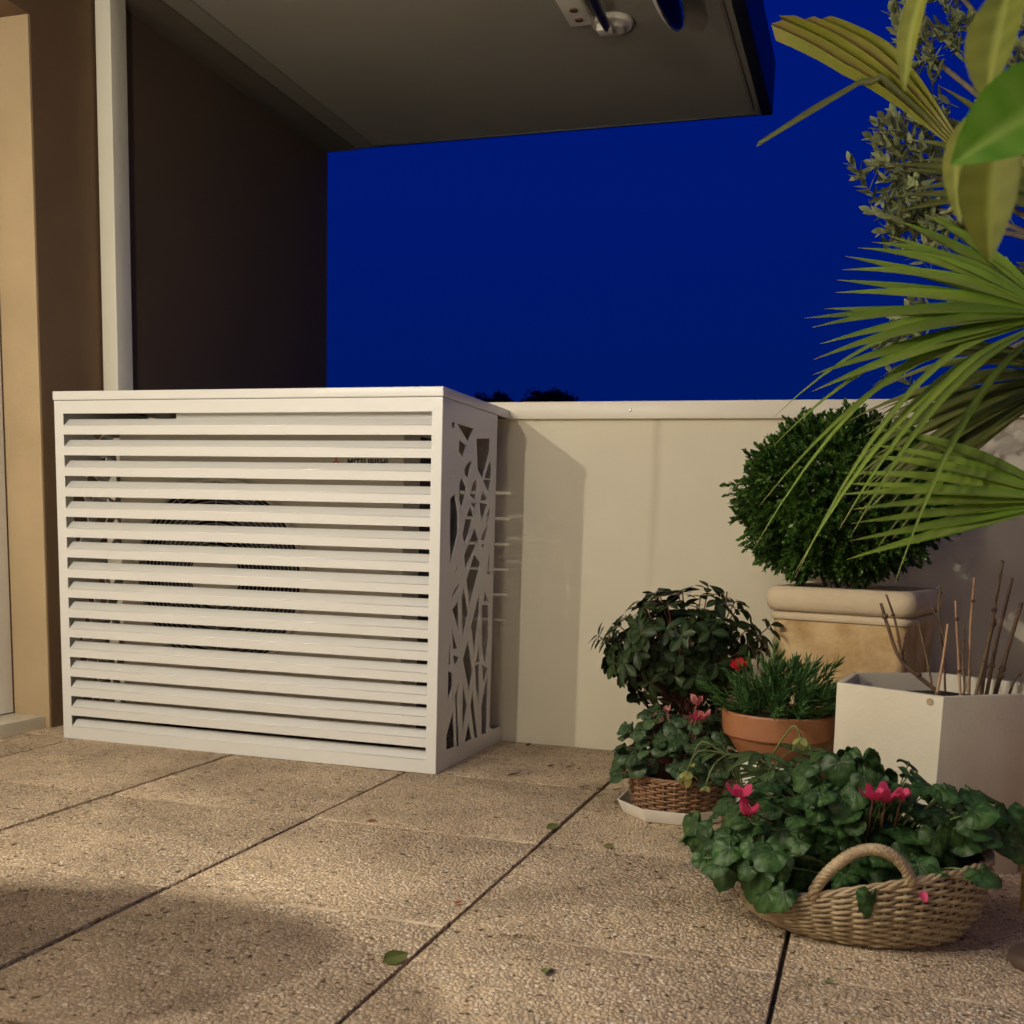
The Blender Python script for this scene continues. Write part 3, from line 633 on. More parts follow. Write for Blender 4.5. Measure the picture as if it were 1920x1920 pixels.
w = MB(); w.box(-0.040, 0.012, -0.060, -0.012, -0.050, -0.026); w.build('knuckle', M_LAMPW, sl1, bevel=0.005)
sl2 = thing('ceiling_spotlight', 'tapered chrome spotlight head reflecting the blue sky under the soffit', 'spotlight', (-0.728, 0.27, 2.385))
w = MB(); w.lathe([(0.0, -0.0), (0.045, -0.0), (0.045, -0.012), (0.0, -0.014)], 24); w.build('rose', M_LAMPW, sl2, smooth=True, sharp=35, loc=(0, -0.16, 0))
MB().tube([(0, -0.16, -0.012), (0, -0.14, -0.05)], 0.010, 8).build('stem', M_LAMPW, sl2, smooth=True)
prof = [(0.0005, 0.215), (0.010, 0.205), (0.020, 0.178), (0.030, 0.135), (0.038, 0.08), (0.043, 0.01), (0.045, -0.08), (0.044, -0.20), (0.030, -0.205), (0.0, -0.205)]
w = MB(); w.lathe(prof, 36); w.build('head', M_CHROME, sl2, smooth=True, sharp=50, rot=(R(-90), 0, 0), loc=(0.0, 0.0, -0.055))
w = MB(); gp = prof[1:8]
def cres(r_, z_, g): return [(-(r_ + g) * math.cos(R(-62 + 124 * k / 12)), (r_ + g) * math.sin(R(-62 + 124 * k / 12)), z_) for k in range(13)]
w.loft([cres(r_, z_, 0.005) + cres(r_, z_, 0.0015)[::-1] for r_, z_ in gp]); w.build('shroud', M_LAMPW, sl2, smooth=True, sharp=50, rot=(R(-90), 0, 0), loc=(0.0, 0.0, -0.055))  # lit left side of the head put into a pale half-shell


# ------------------------------------------------------------------ unseen armchair added to throw shade on the paving
ch = thing('garden_armchair', 'grey rattan garden armchair left of the photographer, outside the picture', 'armchair', (-1.64, -2.74, 0), R(4))
w = MB(); ringb = []
for k in range(13):
    a_ = R(-90 + 180 * k / 12); x, y = 0.33 * math.sin(a_), 0.12 + 0.17 * math.cos(a_); h = 0.58 + 0.20 * math.cos(a_) ** 0.8
    ringb.append([(x, y, 0.10), (x * 1.04, y * 1.03, h), (x * 0.93, y * 0.93, h), (x * 0.90, y * 0.90, 0.10)])
w.loft(ringb); w.build('backrest', M_CHAIR, ch, bevel=0.01)
w = MB(); w.box(-0.29, 0.29, -0.34, 0.10, 0.12, 0.30); w.build('seat', M_CHAIR, ch, bevel=0.02)
w = MB(); w.box(-0.27, 0.27, -0.34, 0.08, 0.302, 0.40); w.build('cushion', M_CUSHION, ch, bevel=0.03, seg=3)
for x in (-0.26, 0.26):
    for y in (-0.30, 0.08): MB().tube([(x, y, 0.0), (x, y, 0.125)], 0.02, 8).build('leg', M_CHAIR, ch)

# ------------------------------------------------------------------ leaf meshes
def lens_leaf(name, w=0.4, fold=0.10, curl=-0.15, n=6, tip=1.0, base=0.7, wave=0.0, smooth=True, cols=2):
    """unit leaf: base at origin, tip at (0,1,z); folded along the midrib"""
    m = MB(); vs_ = []; fs_ = []; at = []
    K = 2 * cols + 1
    for i in range(n + 1):
        t = i / n; ww = w * 0.5 * (math.sin(math.pi * t ** base) ** 0.8) if 0 < t < 1 else 0.006
        z = curl * t * t
        for j in range(K):
            u = (j - cols) / cols
            vs_.append((ww * u, t, z + fold * abs(u) * ww * 2 + wave * math.sin(t * 9 + u * 2) * abs(u)))
            at.append(1.0 if j == cols else (0.28 if (i % 2 and abs(u) < 0.8) else 0.0))
    for i in range(n):
        for j in range(K - 1): fs_.append((i * K + j, i * K + j + 1, (i + 1) * K + j + 1, (i + 1) * K + j))
    m.add(vs_, fs_, at); return m.mesh(name, smooth=smooth)
def cyc_leaf(name, seed, NA=40):
    r_ = random.Random(seed); m = MB(); vs_ = [(0, 0, 0)]; at = [0.3]; fs_ = []
    rings_ = [0.14, 0.28, 0.42, 0.56, 0.70, 0.85, 1.0]
    veins = [0, 0.62, -0.62, 1.25, -1.25, 2.0, -2.0]
    ph = [r_.uniform(0, 6) for _ in range(4)]
    for q in rings_:
        for k in range(NA):
            th = -math.pi + 2 * math.pi * k / NA; ab = abs(th)
            rr = 0.50 + 0.10 * math.cos(th) + 0.10 * math.exp(-(ab / 0.38) ** 2) - 0.42 * math.exp(-((math.pi - ab) / 0.34) ** 2) + 0.018 * math.sin(17 * th + ph[0])
            rr *= 1 + 0.04 * math.sin(3 * th + ph[1])
            z = -0.10 * q * q + 0.10 * math.sin(2 * th + ph[2]) * q * q + 0.05 * math.sin(5 * th + ph[0]) * q * q + 0.10 * q * (1 - q)
            dv = min(abs(th - v) for v in veins)
            z -= 0.025 * math.exp(-(dv / 0.09) ** 2) * (1 - 0.5 * q)
            vs_.append((q * rr * math.sin(th), q * rr * math.cos(th), z))
            mk = 0.42 * math.exp(-(dv / 0.06) ** 2) * (1 - 0.6 * q)
            lim = 0.64 + 0.11 * math.sin(5 * th + ph[3]) + 0.05 * math.sin(11 * th + ph[1])
            mk = max(mk, (0.42 + 0.25 * math.sin(7 * th + ph[2])) * math.exp(-((q - lim) / 0.11) ** 2))
            at.append(min(1, mk + r_.uniform(0, 0.16)))
    for k in range(NA): fs_.append((0, 1 + (k + 1) % NA, 1 + k))
    for i in range(len(rings_) - 1):
        for k in range(NA): fs_.append((1 + i * NA + k, 1 + i * NA + (k + 1) % NA, 1 + (i + 1) * NA + (k + 1) % NA, 1 + (i + 1) * NA + k))
    # leave the sinus between the two lobes open
    fs_ = [f for f in fs_ if not (0 not in f and any((x - 1) % NA == 0 for x in f) and any((x - 1) % NA == NA - 1 for x in f))]
    m.add(vs_, fs_, at); return m.mesh(name, smooth=True)
ME_CYC = [cyc_leaf('leaf', s) for s in (3, 8, 21, 34)]
for me in ME_CYC: me.materials.append(M_CYC)
ME_CYC2 = [cyc_leaf('leaf', s, 32) for s in (5, 9, 12)]
for me in ME_CYC2: me.materials.append(M_CYC2)

def rosette_flower(parent, loc, up_, size, m_petal, n=5, reflex=True, stalk_from=None, stalk_mat=None, name='flower'):
    """cyclamen: petals swept back over a nodding throat"""
    w = MB(); up_ = Vector(up_).normalized(); ax = up_.orthogonal().normalized(); ay = up_.cross(ax)
    for k in range(n):
        an = 2 * math.pi * k / n + rnd.uniform(-.25, .25); d = ax * math.cos(an) + ay * math.sin(an); s = up_.cross(d)
        ln = size * rnd.uniform(0.8, 1.2); wd = size * rnd.uniform(0.26, 0.36); fl_ = rnd.uniform(-.1, .25); vs_ = []; fs_ = []
        for i in range(6):
            t = i / 5; out = 0.22 * math.sin(min(1, t * 1.4) * math.pi * 0.5) + (0.42 + fl_) * t; hi = t * (0.90 - fl_)
            c_ = d * (out * ln) + up_ * (hi * ln - 0.1 * ln); ww = wd * math.sin(math.pi * (0.12 + 0.80 * t)) ** 0.7
            tw = rnd.uniform(-.25, .25) * wd
            vs_ += [c_ - s * ww + d * (0.15 * ww) + up_ * tw, c_, c_ + s * ww + d * (0.15 * ww) - up_ * tw]
        for i in range(5):
            for j in range(2): fs_.append((i * 3 + j, i * 3 + j + 1, (i + 1) * 3 + j + 1, (i + 1) * 3 + j))
        w.add(vs_, fs_)
    o = w.build(name, m_petal, parent, smooth=True, loc=loc)
    if stalk_from is not None:
        a = Vector(stalk_from) - Vector(loc); b_ = Vector((0, 0, 0))
        mid = (a + b_) * 0.5 + up_ * size * 0.9
        pts = [a.lerp(mid, t) .lerp(mid.lerp(b_ + up_ * size * 0.1, t), t) for t in [i / 8 for i in range(9)]]
        MB().tube(pts, 0.0016, 6).build('flower_stalk', stalk_mat or M_STEMR, o, smooth=True)
    return o

# ------------------------------------------------------------------ wicker baskets
def make_basket(name, label, loc, rz, a, b, rim, bot, rows, ns, rr, mats, belly=0.10, group=None, lip=1.0):
    t0 = thing(name, label, 'basket', loc, rz, group)
    def pt(th, t, off=0.0):
        s = bot + (1 - bot) * (t ** 0.75) + belly * math.sin(math.pi * t) * 0.5
        c_, s_ = math.cos(th), math.sin(th)
        x, y = a * s * c_ * (lip if c_ < 0 else 1.0), b * s * s_
        nrm = Vector((c_ / a, s_ / b, 0)).normalized()
        return Vector((x, y, 0.006 + t * rim(th))) + nrm * off
    m = ns * 4
    for k in range(rows):
        t = (k + 0.5) / rows; ph = math.pi * (k % 2)
        pts = [pt(2 * math.pi * i / m, t + rnd.uniform(-.006, .006), rr * 1.35 * math.cos(ns * 0.5 * 2 * math.pi * i / m + ph) + rnd.uniform(-.0006, .0006)) for i in range(m)]
        MB().tube(pts, [rr * rnd.uniform(0.85, 1.12) for _ in pts], 6, closed=True).build('weave_row', mats[k % len(mats)], t0, smooth=True)
    me_s = None
    for k in range(ns):
        th = 2 * math.pi * (k + 0.0) / ns
        MB().tube([pt(th, q / 6, 0) for q in range(7)], rr * 0.95, 5).build('stake', mats[0], t0, smooth=True)
    w = MB(); w.loft([[pt(2 * math.pi * i / 40, q, -rr * 2.2) for i in range(40)] for q in (0.0, 0.35, 0.7, 0.95)], cap=False); w.build('liner', M_SOIL, t0, smooth=True)
    w = MB(); w.loft([[pt(2 * math.pi * i / 40, 0.0, -0.001) - Vector((0, 0, 0.004)) for i in range(40)], [pt(2 * math.pi * i / 40, 0.06, -0.001) for i in range(40)]]); w.build('base', mats[0], t0, smooth=True)
    for s in range(3):
        pts = []
        for i in range(m):
            th = 2 * math.pi * i / m; an = th * ns * 0.45 + 2 * math.pi * s / 3; an = round(ns * 0.45) * th + 2 * math.pi * s / 3
            pts.append(pt(th, 1.0, math.cos(an) * rr * 1.1) + Vector((0, 0, math.sin(an) * rr * 1.1 + rr * 0.6)))
        MB().tube(pts, rr * 1.02, 6, closed=True).build('rim_strand', mats[s % len(mats)], t0, smooth=True)
    return t0, pt
def rope_handle(parent, p0, p1, height, lean, strands, rr, m, twist=9):
    p0, p1 = Vector(p0), Vector(p1); N_ = 60; axis = (p1 - p0).normalized(); upv = Vector((lean[0], lean[1], 1)).normalized(); side = axis.cross(upv)
    w = MB()
    for s in range(strands):
        pts = []
        for i in range(N_ + 1):
            t = i / N_; c_ = p0.lerp(p1, t) + upv * height * math.sin(math.pi * t) ** 0.62
            tn = (p0.lerp(p1, min(1, t + .01)) + upv * height * max(0, math.sin(math.pi * min(1, t + .01))) ** 0.62 - c_)
            tn = tn.normalized() if tn.length > 1e-7 else axis
            n1 = side; n2 = tn.cross(n1); an = 2 * math.pi * (t * twist + s / strands)
            pts.append(c_ + (n1 * math.cos(an) + n2 * math.sin(an)) * rr * 1.15)
        w.tube(pts, rr, 6)
    return w.build('handle', m, parent, smooth=True)

# big willow trug with cyclamen
BC = Vector((0.028, -1.405, 0))
trug, bpt = make_basket('wicker_trug', 'pale willow trug with a rope-twisted handle holding the big cyclamen on the paving', BC, R(10), 0.200, 0.162,
                   lambda th: 0.102 + 0.050 * math.cos(th) - 0.012 * math.cos(2 * th), 0.78, 19, 40, 0.0035, [M_WICKER], belly=0.12, lip=1.06)
rope_handle(trug, bpt(R(-122), 0.98), bpt(R(-79), 0.98), 0.080, (0.0, -0.30), 4, 0.0052, M_WICKER)
rope_handle(trug, bpt(R(79), 0.98), bpt(R(122), 0.98), 0.080, (0.0, 0.30), 4, 0.0052, M_WICKER)
cyc = thing('cyclamen_plant', 'large dark green cyclamen with marbled heart leaves and pink flowers filling the willow trug', 'plant', BC + Vector((0, 0, 0.05)))
CAMP = Vector((0, -3.42, 0.67))
def cyclamen(parent, base, centre, rad, n, meshes, smin, smax, accept, stalk_mat, shells=(0.72, 1.0), qcut=0.0):
    st = MB(); inner = MB(); made = 0; tries = 0
    while made < n and tries < n * 60:
        tries += 1
        th = rnd.uniform(0, 2 * math.pi); ph = math.asin(rnd.uniform(-0.35, 1.0))
        d = Vector((math.cos(th) * math.cos(ph), math.sin(th) * math.cos(ph), math.sin(ph)))
        q = rnd.uniform(*shells); p = Vector(centre) + Vector((d.x * rad[0], d.y * rad[1], d.z * rad[2])) * q
        if not accept(p, d): continue
        nrm = (d * 0.75 + Vector((0, -0.35, 0.45)) + rv(0.35)).normalized()
        out = Vector((d.x, d.y, -0.25 - 0.5 * (1 - max(0, d.z)))) + rv(0.35)
        s = rnd.uniform(smin, smax); me_ = rnd.choice(meshes); loc = p - Vector(parent.location); made += 1
        if q > qcut:
            o = ob('leaf', me_, None, parent); orient(o, loc, out, nrm, s)
        else:
            y = out.normalized(); z = (nrm - y * nrm.dot(y)).normalized(); m4 = Matrix((y.cross(z), y, z)).transposed().to_4x4() @ Matrix.Scale(s, 4)
            inner.add([m4 @ v.co + loc for v in me_.vertices], [tuple(pp.vertices) for pp in me_.polygons], [at_.value for at_ in me_.attributes['tone'].data])
        a = Vector(base) + Vector((rnd.uniform(-.04, .04), rnd.uniform(-.04, .04), 0)) - Vector(parent.location)
        mid = a.lerp(loc, 0.55) + Vector((0, 0, 0.04))
        st.tube([a.lerp(mid, t).lerp(mid.lerp(loc, t), t) for t in (0, .25, .5, .75, 1)], 0.0014, 5)
    st.build('leaf_stalks', stalk_mat, parent, smooth=True)
    if inner.v: tag(inner.build('inner_leaves', meshes[0].materials[0], parent, smooth=True), kind='stuff')
def acc_big(p, d):
    if p.z < 0.09 or p.y > -1.13: return False
    rimz = 0.100 + 0.052 * max(-1, min(1, (p.x - BC.x) / 0.225))
    if p.y < -1.42 and p.x > -0.10 and p.z < rimz + 0.015: return False
    if p.y >= -1.42 and p.z < rimz - 0.01 and p.x > -0.15: return False
    if p.x > 0.22 and p.z < rimz + 0.0: return False
    if p.y < -1.525 and -0.125 < p.x < 0.13: return False
    return True
cyclamen(cyc, BC + Vector((0, 0, 0.06)), BC + Vector((-0.015, 0.0, 0.115)), (0.295, 0.215, 0.190), 390, ME_CYC, 0.034, 0.060, acc_big, M_STEM, (0.35, 1.02), 0.60)
# leaves spilling over the low left lip and one over the near rim
for p, s in (((-0.245, -1.46, 0.135), .068), ((-0.215, -1.49, 0.105), .072), ((-0.185, -1.50, 0.125), .066), ((-0.150, -1.53, 0.100), .070), ((-0.150, -1.535, 0.118), .066), ((-0.135, -1.55, 0.085), .060), ((-0.275, -1.42, 0.155), .066),
             ((-0.262, -1.40, 0.115), .066), ((-0.145, -1.53, 0.155), .068), ((-0.118, -1.545, 0.135), .058), ((-0.20, -1.51, 0.155), .070), ((-0.105, -1.565, 0.090), .052), ((0.034, -1.580, 0.105), .050), ((0.16, -1.47, 0.215), .06), ((0.20, -1.44, 0.20), .062), ((0.13, -1.50, 0.20), .055), ((0.235, -1.36, 0.205), .062), ((0.29, -1.32, 0.21), .07), ((0.30, -1.28, 0.18), .07), ((0.262, -1.30, 0.20), .066), ((0.25, -1.40, 0.185), .055), ((0.28, -1.25, 0.17), .06)):
    o = ob('leaf', rnd.choice(ME_CYC), None, cyc); d = Vector((-0.3 if p[0] < 0 else 0.25, -0.6, 0.35)) + rv(.2)
    orient(o, Vector(p) - Vector(cyc.location), Vector((-0.25 if p[0] < 0 else .15, -0.25, -0.9)) + rv(.25), d, s)
for p, st_, s, mt in (((0.026, -1.535, 0.258), (0.02, -1.44, 0.14), 0.028, M_PINK), ((0.044, -1.530, 0.256), (0.04, -1.44, 0.14), 0.030, M_PINK), ((0.072, -1.515, 0.258), (0.06, -1.43, 0.14), 0.022, M_PINK),
                      ((-0.190, -1.525, 0.238), (-0.10, -1.40, 0.12), 0.028, M_PINK), ((-0.176, -1.535, 0.212), (-0.09, -1.40, 0.12), 0.027, M_PINK)):
    rosette_flower(cyc, Vector(p) - Vector(cyc.location), Vector((rnd.uniform(-.2, .2), -0.15, 1)), s, mt, stalk_from=Vector(st_) - Vector(cyc.location))
pet = lens_leaf('petal', 0.7, 0.2, 0.2); o = ob('petal', pet, M_PINK, None)
orient(o, (0.112, -1.556, 0.118), (0.3, -0.2, -0.8), (0.1, -1, 0.2), 0.020)
tag(o, 'single pink petal stuck on the side of the willow trug', 'petal')

# small brown basket with cyclamen in a white octagonal saucer
SC = Vector((-0.425, -0.735, 0))
sau = thing('plant_saucer', 'white octagonal plastic saucer under the small brown basket', 'saucer', SC)
def poly(r, z, n=8, ph=22.5): return [(r * math.cos(R(ph + 360 * k / n)), r * math.sin(R(ph + 360 * k / n)), z) for k in range(n)]
w = MB(); w.loft([poly(0.128, 0.0), poly(0.146, 0.034), poly(0.142, 0.034), poly(0.125, 0.004)]); w.build('dish', M_SAUCER, sau, bevel=0.0015)
sb, spt = make_basket('wicker_basket', 'small brown wicker basket standing in the white saucer', SC + Vector((0, 0, 0.005)), R(0), 0.112, 0.105, lambda th: 0.085, 0.86, 12, 26, 0.0035, [M_WICKER_D], belly=0.05)
for s in (1, -1):
    w = MB()
    for k in range(3):
        w.tube([(s * -0.112, -0.03 + 0.004 * k, 0.086), (s * -0.135 - 0.004 * k * s, -0.01, 0.098), (s * -0.135 - 0.004 * k * s, 0.015, 0.098), (s * -0.112, 0.035 - 0.004 * k, 0.086)], 0.0032, 6)
    w.build('ear_handle', M_WICKER_D, sb, smooth=True)
cy2 = thing('cyclamen_plant', 'small cyclamen with faded pink flowers growing in the small brown basket', 'plant', SC + Vector((0, 0, 0.06)))
def acc_small(p, d):
    if p.z < 0.085: return False
    if p.y < SC.y - 0.10 and p.z < 0.11 and p.x < SC.x - 0.02: return False
    return True
cyclamen(cy2, SC + Vector((0, 0, 0.07)), SC + Vector((0.0, -0.01, 0.145)), (0.165, 0.140, 0.130), 170, ME_CYC2, 0.032, 0.052, acc_small, M_STEMR, (0.4, 1.0))
for p, mt, s in (((-0.374, -0.80, 0.285), M_PALEPINK, 0.026), ((-0.362, -0.80, 0.252), M_PALEPINK, 0.024), ((-0.376, -0.805, 0.250), M_PINK, 0.02), ((-0.446, -0.80, 0.262), M_PALEPINK, 0.015)):
    rosette_flower(cy2, Vector(p) - Vector(cy2.location), (rnd.uniform(-.3, .3), -0.2, 1), s, mt, stalk_from=(0.02, -0.02, 0.03))
# ------------------------------------------------------------------ hellebore between the pots
HC = Vector((-0.215, -1.06, 0))
hel = thing('hellebore_plant', 'hellebore with arching stems and pale green flowers between the baskets', 'plant', HC)
w = MB(); w.lathe([(0.0, 0), (0.045, 0), (0.056, 0.085), (0.059, 0.085), (0.059, 0.095), (0.052, 0.095), (0.050, 0.082), (0.0, 0.080)], 24); w.build('pot', M_BROWNPOT, hel, smooth=True, sharp=40)
ME_HEL = lens_leaf('leaf', 0.30, 0.12, -0.25, 7); ME_HEL.materials.append(M_HELLEAF)
def stem(parent, pts, r, m, name='stem', n=12):
    pts = [Vector(p) for p in pts]; out = []
    for i in range(n + 1):
        t = i / n * (len(pts) - 1); k = min(int(t), len(pts) - 2); u = t - k
        p0 = pts[max(0, k - 1)]; p1 = pts[k]; p2_ = pts[k + 1]; p3 = pts[min(len(pts) - 1, k + 2)]
        out.append(0.5 * ((2 * p1) + (p2_ - p0) * u + (2 * p0 - 5 * p1 + 4 * p2_ - p3) * u * u + (3 * p1 - p0 - 3 * p2_ + p3) * u ** 3))
    return MB().tube(out, [r * (1 - 0.35 * i / n) for i in range(n + 1)], 7).build(name, m, parent, smooth=True)
heads = [((-0.345, -1.10, 0.175), (0.02, -0.4, -1), 0.030), ((-0.300, -1.13, 0.155), (0.1, -0.3, -1), 0.014), ((-0.118, -1.08, 0.265), (0.15, -0.25, -1), 0.030), ((-0.338, -1.09, 0.196), (0.2, -0.3, -0.7), 0.013)]
for p, d, s in heads:
    p = Vector(p); l = p - HC
    if p.x < -0.2: pts = [(0.01, 0.0, 0.09), (0.03, 0.0, 0.20), ((l.x) * 0.45, -0.02, 0.225), (l.x * 0.85, l.y * 0.8, l.z + 0.052), (l.x, l.y, l.z + 0.01)]
    else: pts = [(0.0, 0.0, 0.09), (0.03, 0.0, 0.2), (l.x * 0.8, l.y, l.z + 0.028), (l.x, l.y, l.z + 0.008)]
    stem(hel, pts, 0.0028, M_STEM)
    rosette_flower(hel, l + Vector((0, 0, 0.006)), d, s, M_HELL)
for k in range(11):
    an = rnd.uniform(0, 6.28); r_ = rnd.uniform(0.04, 0.11); tp = Vector((math.cos(an) * r_ + 0.03, math.sin(an) * r_ * 0.6, rnd.uniform(0.17, 0.245)))
    stem(hel, [(0, 0, 0.09), tp * 0.6 + Vector((0, 0, 0.06)), tp], 0.0024, M_STEM)
    for q in range(5):
        a2 = an + (q - 2) * 0.62; o = ob('leaf', ME_HEL, None, hel); orient(o, tp, (math.cos(a2), math.sin(a2), rnd.uniform(-.15, .35)), (rnd.uniform(-.2, .2), -0.3, 1), rnd.uniform(0.055, 0.085))

# ------------------------------------------------------------------ azalea
AC_ = Vector((-0.455, -0.46, 0))
azp = thing('flower_pot', 'dark brown clay pot under the broad leaved azalea', 'pot', AC_)
w = MB(); w.lathe([(0.0, 0), (0.075, 0), (0.092, 0.175), (0.100, 0.175), (0.102, 0.218), (0.092, 0.218), (0.089, 0.195), (0.0, 0.192)], 32); w.build('pot_body', M_BROWNPOT, azp, smooth=True, sharp=40)
w = MB(); w.lathe([(0.0, 0.1925), (0.088, 0.1955), (0.0, 0.206)], 24); w.build('soil', M_SOIL, azp, smooth=True)
aza = thing('azalea_shrub', 'dark leaved azalea shrub with rounded glossy leaves in front of the parapet', 'shrub', AC_ + Vector((0, 0, 0.195)))
ME_AZ = [lens_leaf('leaf', 0.52, 0.10, c, 6, base=1.25) for c in (-0.18, -0.05, -0.32)]
for m_ in ME_AZ: m_.materials.append(M_AZA)
azc = Vector((-0.470, -0.48, 0.385)); azr = Vector((0.232, 0.180, 0.165)); nw = 0; wh = []; tr_ = 0
while nw < 190 and tr_ < 20000:
    tr_ += 1
    th = rnd.uniform(0, 6.283); sz = rnd.uniform(-0.95, 1.0); c_ = math.sqrt(1 - sz * sz)
    d = Vector((math.cos(th) * c_, math.sin(th) * c_, sz)); q = rnd.uniform(0.55, 1.0) * (1 + 0.10 * math.sin(th * 3 + 1) * c_)
    p = azc + Vector((d.x * azr.x, d.y * azr.y, d.z * azr.z)) * q
    if p.y > -0.07 or (p.z < 0.28 and p.x < -0.60): continue
    if any((p - q_).length < 0.024 for q_, _ in wh): continue
    wh.append((p, d)); nw += 1
wh += [(Vector((-0.405, -0.50, 0.550)), Vector((0.1, 0, 1))), (Vector((-0.425, -0.49, 0.525)), Vector((-0.1, 0, 1))), (Vector((-0.535, -0.50, 0.520)), Vector((-0.2, 0, 1))), (Vector((-0.69, -0.5, 0.405)), Vector((-1, -.2, 0))), (Vector((-0.66, -0.5, 0.365)), Vector((-1, -.4, -0.3))), (Vector((-0.245, -0.5, 0.455)), Vector((0.8, -.2, 0.5))), (Vector((-0.335, -0.5, 0.515)), Vector((0.4, -.2, 0.9)))]
wh.sort(key=lambda t: t[0].y - 0.3 * (t[0] - azc).length)
az_rest = MB(); az_tm = [([v.co.copy() for v in m_.vertices], [tuple(p.vertices) for p in m_.polygons]) for m_ in ME_AZ]
for i_, (p, d) in enumerate(wh):
    l = p - Vector(aza.location)
    stem(aza, [(rnd.uniform(-.02, .02), rnd.uniform(-.02, .02), 0.0), l * 0.5 + Vector((0, 0, 0.03)) + rv(.012), l], 0.0026, M_STEMR, 'branch', 6)
    ax = (d + Vector((0, 0, 0.35))).normalized(); u_ = ax.orthogonal().normalized(); v_ = ax.cross(u_); k0 = rnd.uniform(0, 6)
    for k in range(5):
        an = k0 + 2 * math.pi * k / 5 + rnd.uniform(-.3, .3); out = u_ * math.cos(an) + v_ * math.sin(an)
        yd = out + ax * rnd.uniform(-0.15, 0.65) + Vector((0, 0, -0.25)); lc = l + ax * rnd.uniform(-.008, .006); s_ = rnd.uniform(0.034, 0.054)
        if i_ < 60:
            o = ob('leaf', rnd.choice(ME_AZ), None, aza); orient(o, lc, yd, ax + rv(.25), s_)
        else:
            y = yd.normalized(); z = ax + rv(.25); z = (z - y * z.dot(y)).normalized(); x = y.cross(z); m4 = Matrix((x, y, z)).transposed().to_4x4() @ Matrix.Scale(s_, 4)
            tv, tf = rnd.choice(az_tm); az_rest.add([m4 @ v + lc for v in tv], tf)
tag(az_rest.build('inner_leaves', M_AZA, aza, smooth=True), kind='stuff')
MB().tube([(0.085, -0.03, 0.0), (0.10, -0.05, 0.345)], 0.0022, 6).build('support_cane', M_TWIG, aza)
# ------------------------------------------------------------------ terracotta bowl with dianthus
BW = Vector((-0.187, -0.76, 0))
ped = thing('upturned_pot', 'cream upturned pot used as a stand under the terracotta bowl', 'pot', BW)
w = MB(); w.lathe([(0.0, 0), (0.098, 0), (0.098, 0.02), (0.090, 0.022), (0.080, 0.168), (0.0, 0.169)], 32); w.build('pot_body', M_SAUCER, ped, smooth=True, sharp=35)
bowl = thing('terracotta_bowl', 'shallow orange terracotta bowl beside the white planter', 'pot', BW + Vector((0, 0, 0.170)))
w = MB(); w.lathe([(0.0, 0), (0.086, 0), (0.090, 0.004), (0.116, 0.044), (0.117, 0.048), (0.126, 0.050), (0.129, 0.053), (0.133, 0.104), (0.131, 0.108), (0.124, 0.108), (0.121, 0.104), (0.119, 0.080), (0.0, 0.078)], 48)
w.build('bowl_body', M_TERRA, bowl, smooth=True, sharp=30)
w = MB(); w.lathe([(0.0, 0.0782), (0.118, 0.0815), (0.05, 0.090), (0.0, 0.092)], 32); w.build('soil', M_SOIL, bowl, smooth=True)
dia = thing('dianthus_plant', 'bushy dianthus with narrow green leaves and one red flower in the terracotta bowl', 'plant', BW + Vector((0, 0, 0.255)))
def sprig(name, m_, n, ll, lw, sl, spread, curve=-0.1, seed=1, ls=3):
    r_ = random.Random(seed); w = MB(); w.tube([(0, 0, 0), (0.0, 0.0, sl)], 0.0011, 4)
    for k in range(n):
        t = 0.15 + 0.85 * k / (n - 1); an = k * 2.4 + r_.uniform(-.3, .3); d = Vector((math.cos(an), math.sin(an), 0))
        z = Vector((0, 0, 1)); tilt = spread * (1.15 - 0.6 * t) + r_.uniform(-.15, .15); L_ = ll * r_.uniform(.8, 1.15) * (1.05 - 0.35 * t)
        vs_ = []; fs_ = []
        for i in range(ls + 1):
            u = i / ls; a_ = tilt + curve * u; c_ = Vector((0, 0, sl * t)) + (d * math.sin(tilt + curve * u * .5) + z * math.cos(tilt + curve * u * .5)) * L_ * u
            ww = lw * 0.5 * (math.sin(math.pi * (0.12 + 0.86 * u)) ** 0.8); s_ = d.cross(z); nn = (d * -math.cos(a_) + z * math.sin(a_))
            vs_ += [c_ - s_ * ww + nn * ww * .35, c_, c_ + s_ * ww + nn * ww * .35]
        for i in range(ls):
            for j in range(2): fs_.append((i * 3 + j, i * 3 + j + 1, (i + 1) * 3 + j + 1, (i + 1) * 3 + j))
        w.add(vs_, fs_)
    me = w.mesh(name, smooth=True); me.materials.append(m_); return me
ME_DI = [sprig('leafy_stem', M_DIAN, 16, 0.036, 0.0052, 0.060, 0.85, -0.25, s) for s in (1, 2, 3)]
for k in range(150):
    an = rnd.uniform(0, 6.283); q = rnd.random() ** 0.7; base = Vector((math.cos(an) * q * 0.062, math.sin(an) * q * 0.062, 0.0))
    d = Vector((math.cos(an) * q * 1.05, math.sin(an) * q * 1.05, 0.50 + 0.5 * (1 - q))).normalized()
    ln = rnd.uniform(0.0, 0.115) * (1.0 - 0.15 * q); o = ob('leafy_stem', rnd.choice(ME_DI), None, dia)
    p = base + d * ln; z = (d + rv(.25)).normalized(); y = z.orthogonal(); orient(o, p, y, z, rnd.uniform(0.75, 1.15))
rosette_flower(dia, (-0.088, -0.05, 0.125), (-0.3, -0.6, 0.6), 0.024, M_REDP, n=8, stalk_from=(-0.02, 0, 0.03), stalk_mat=M_STEM)

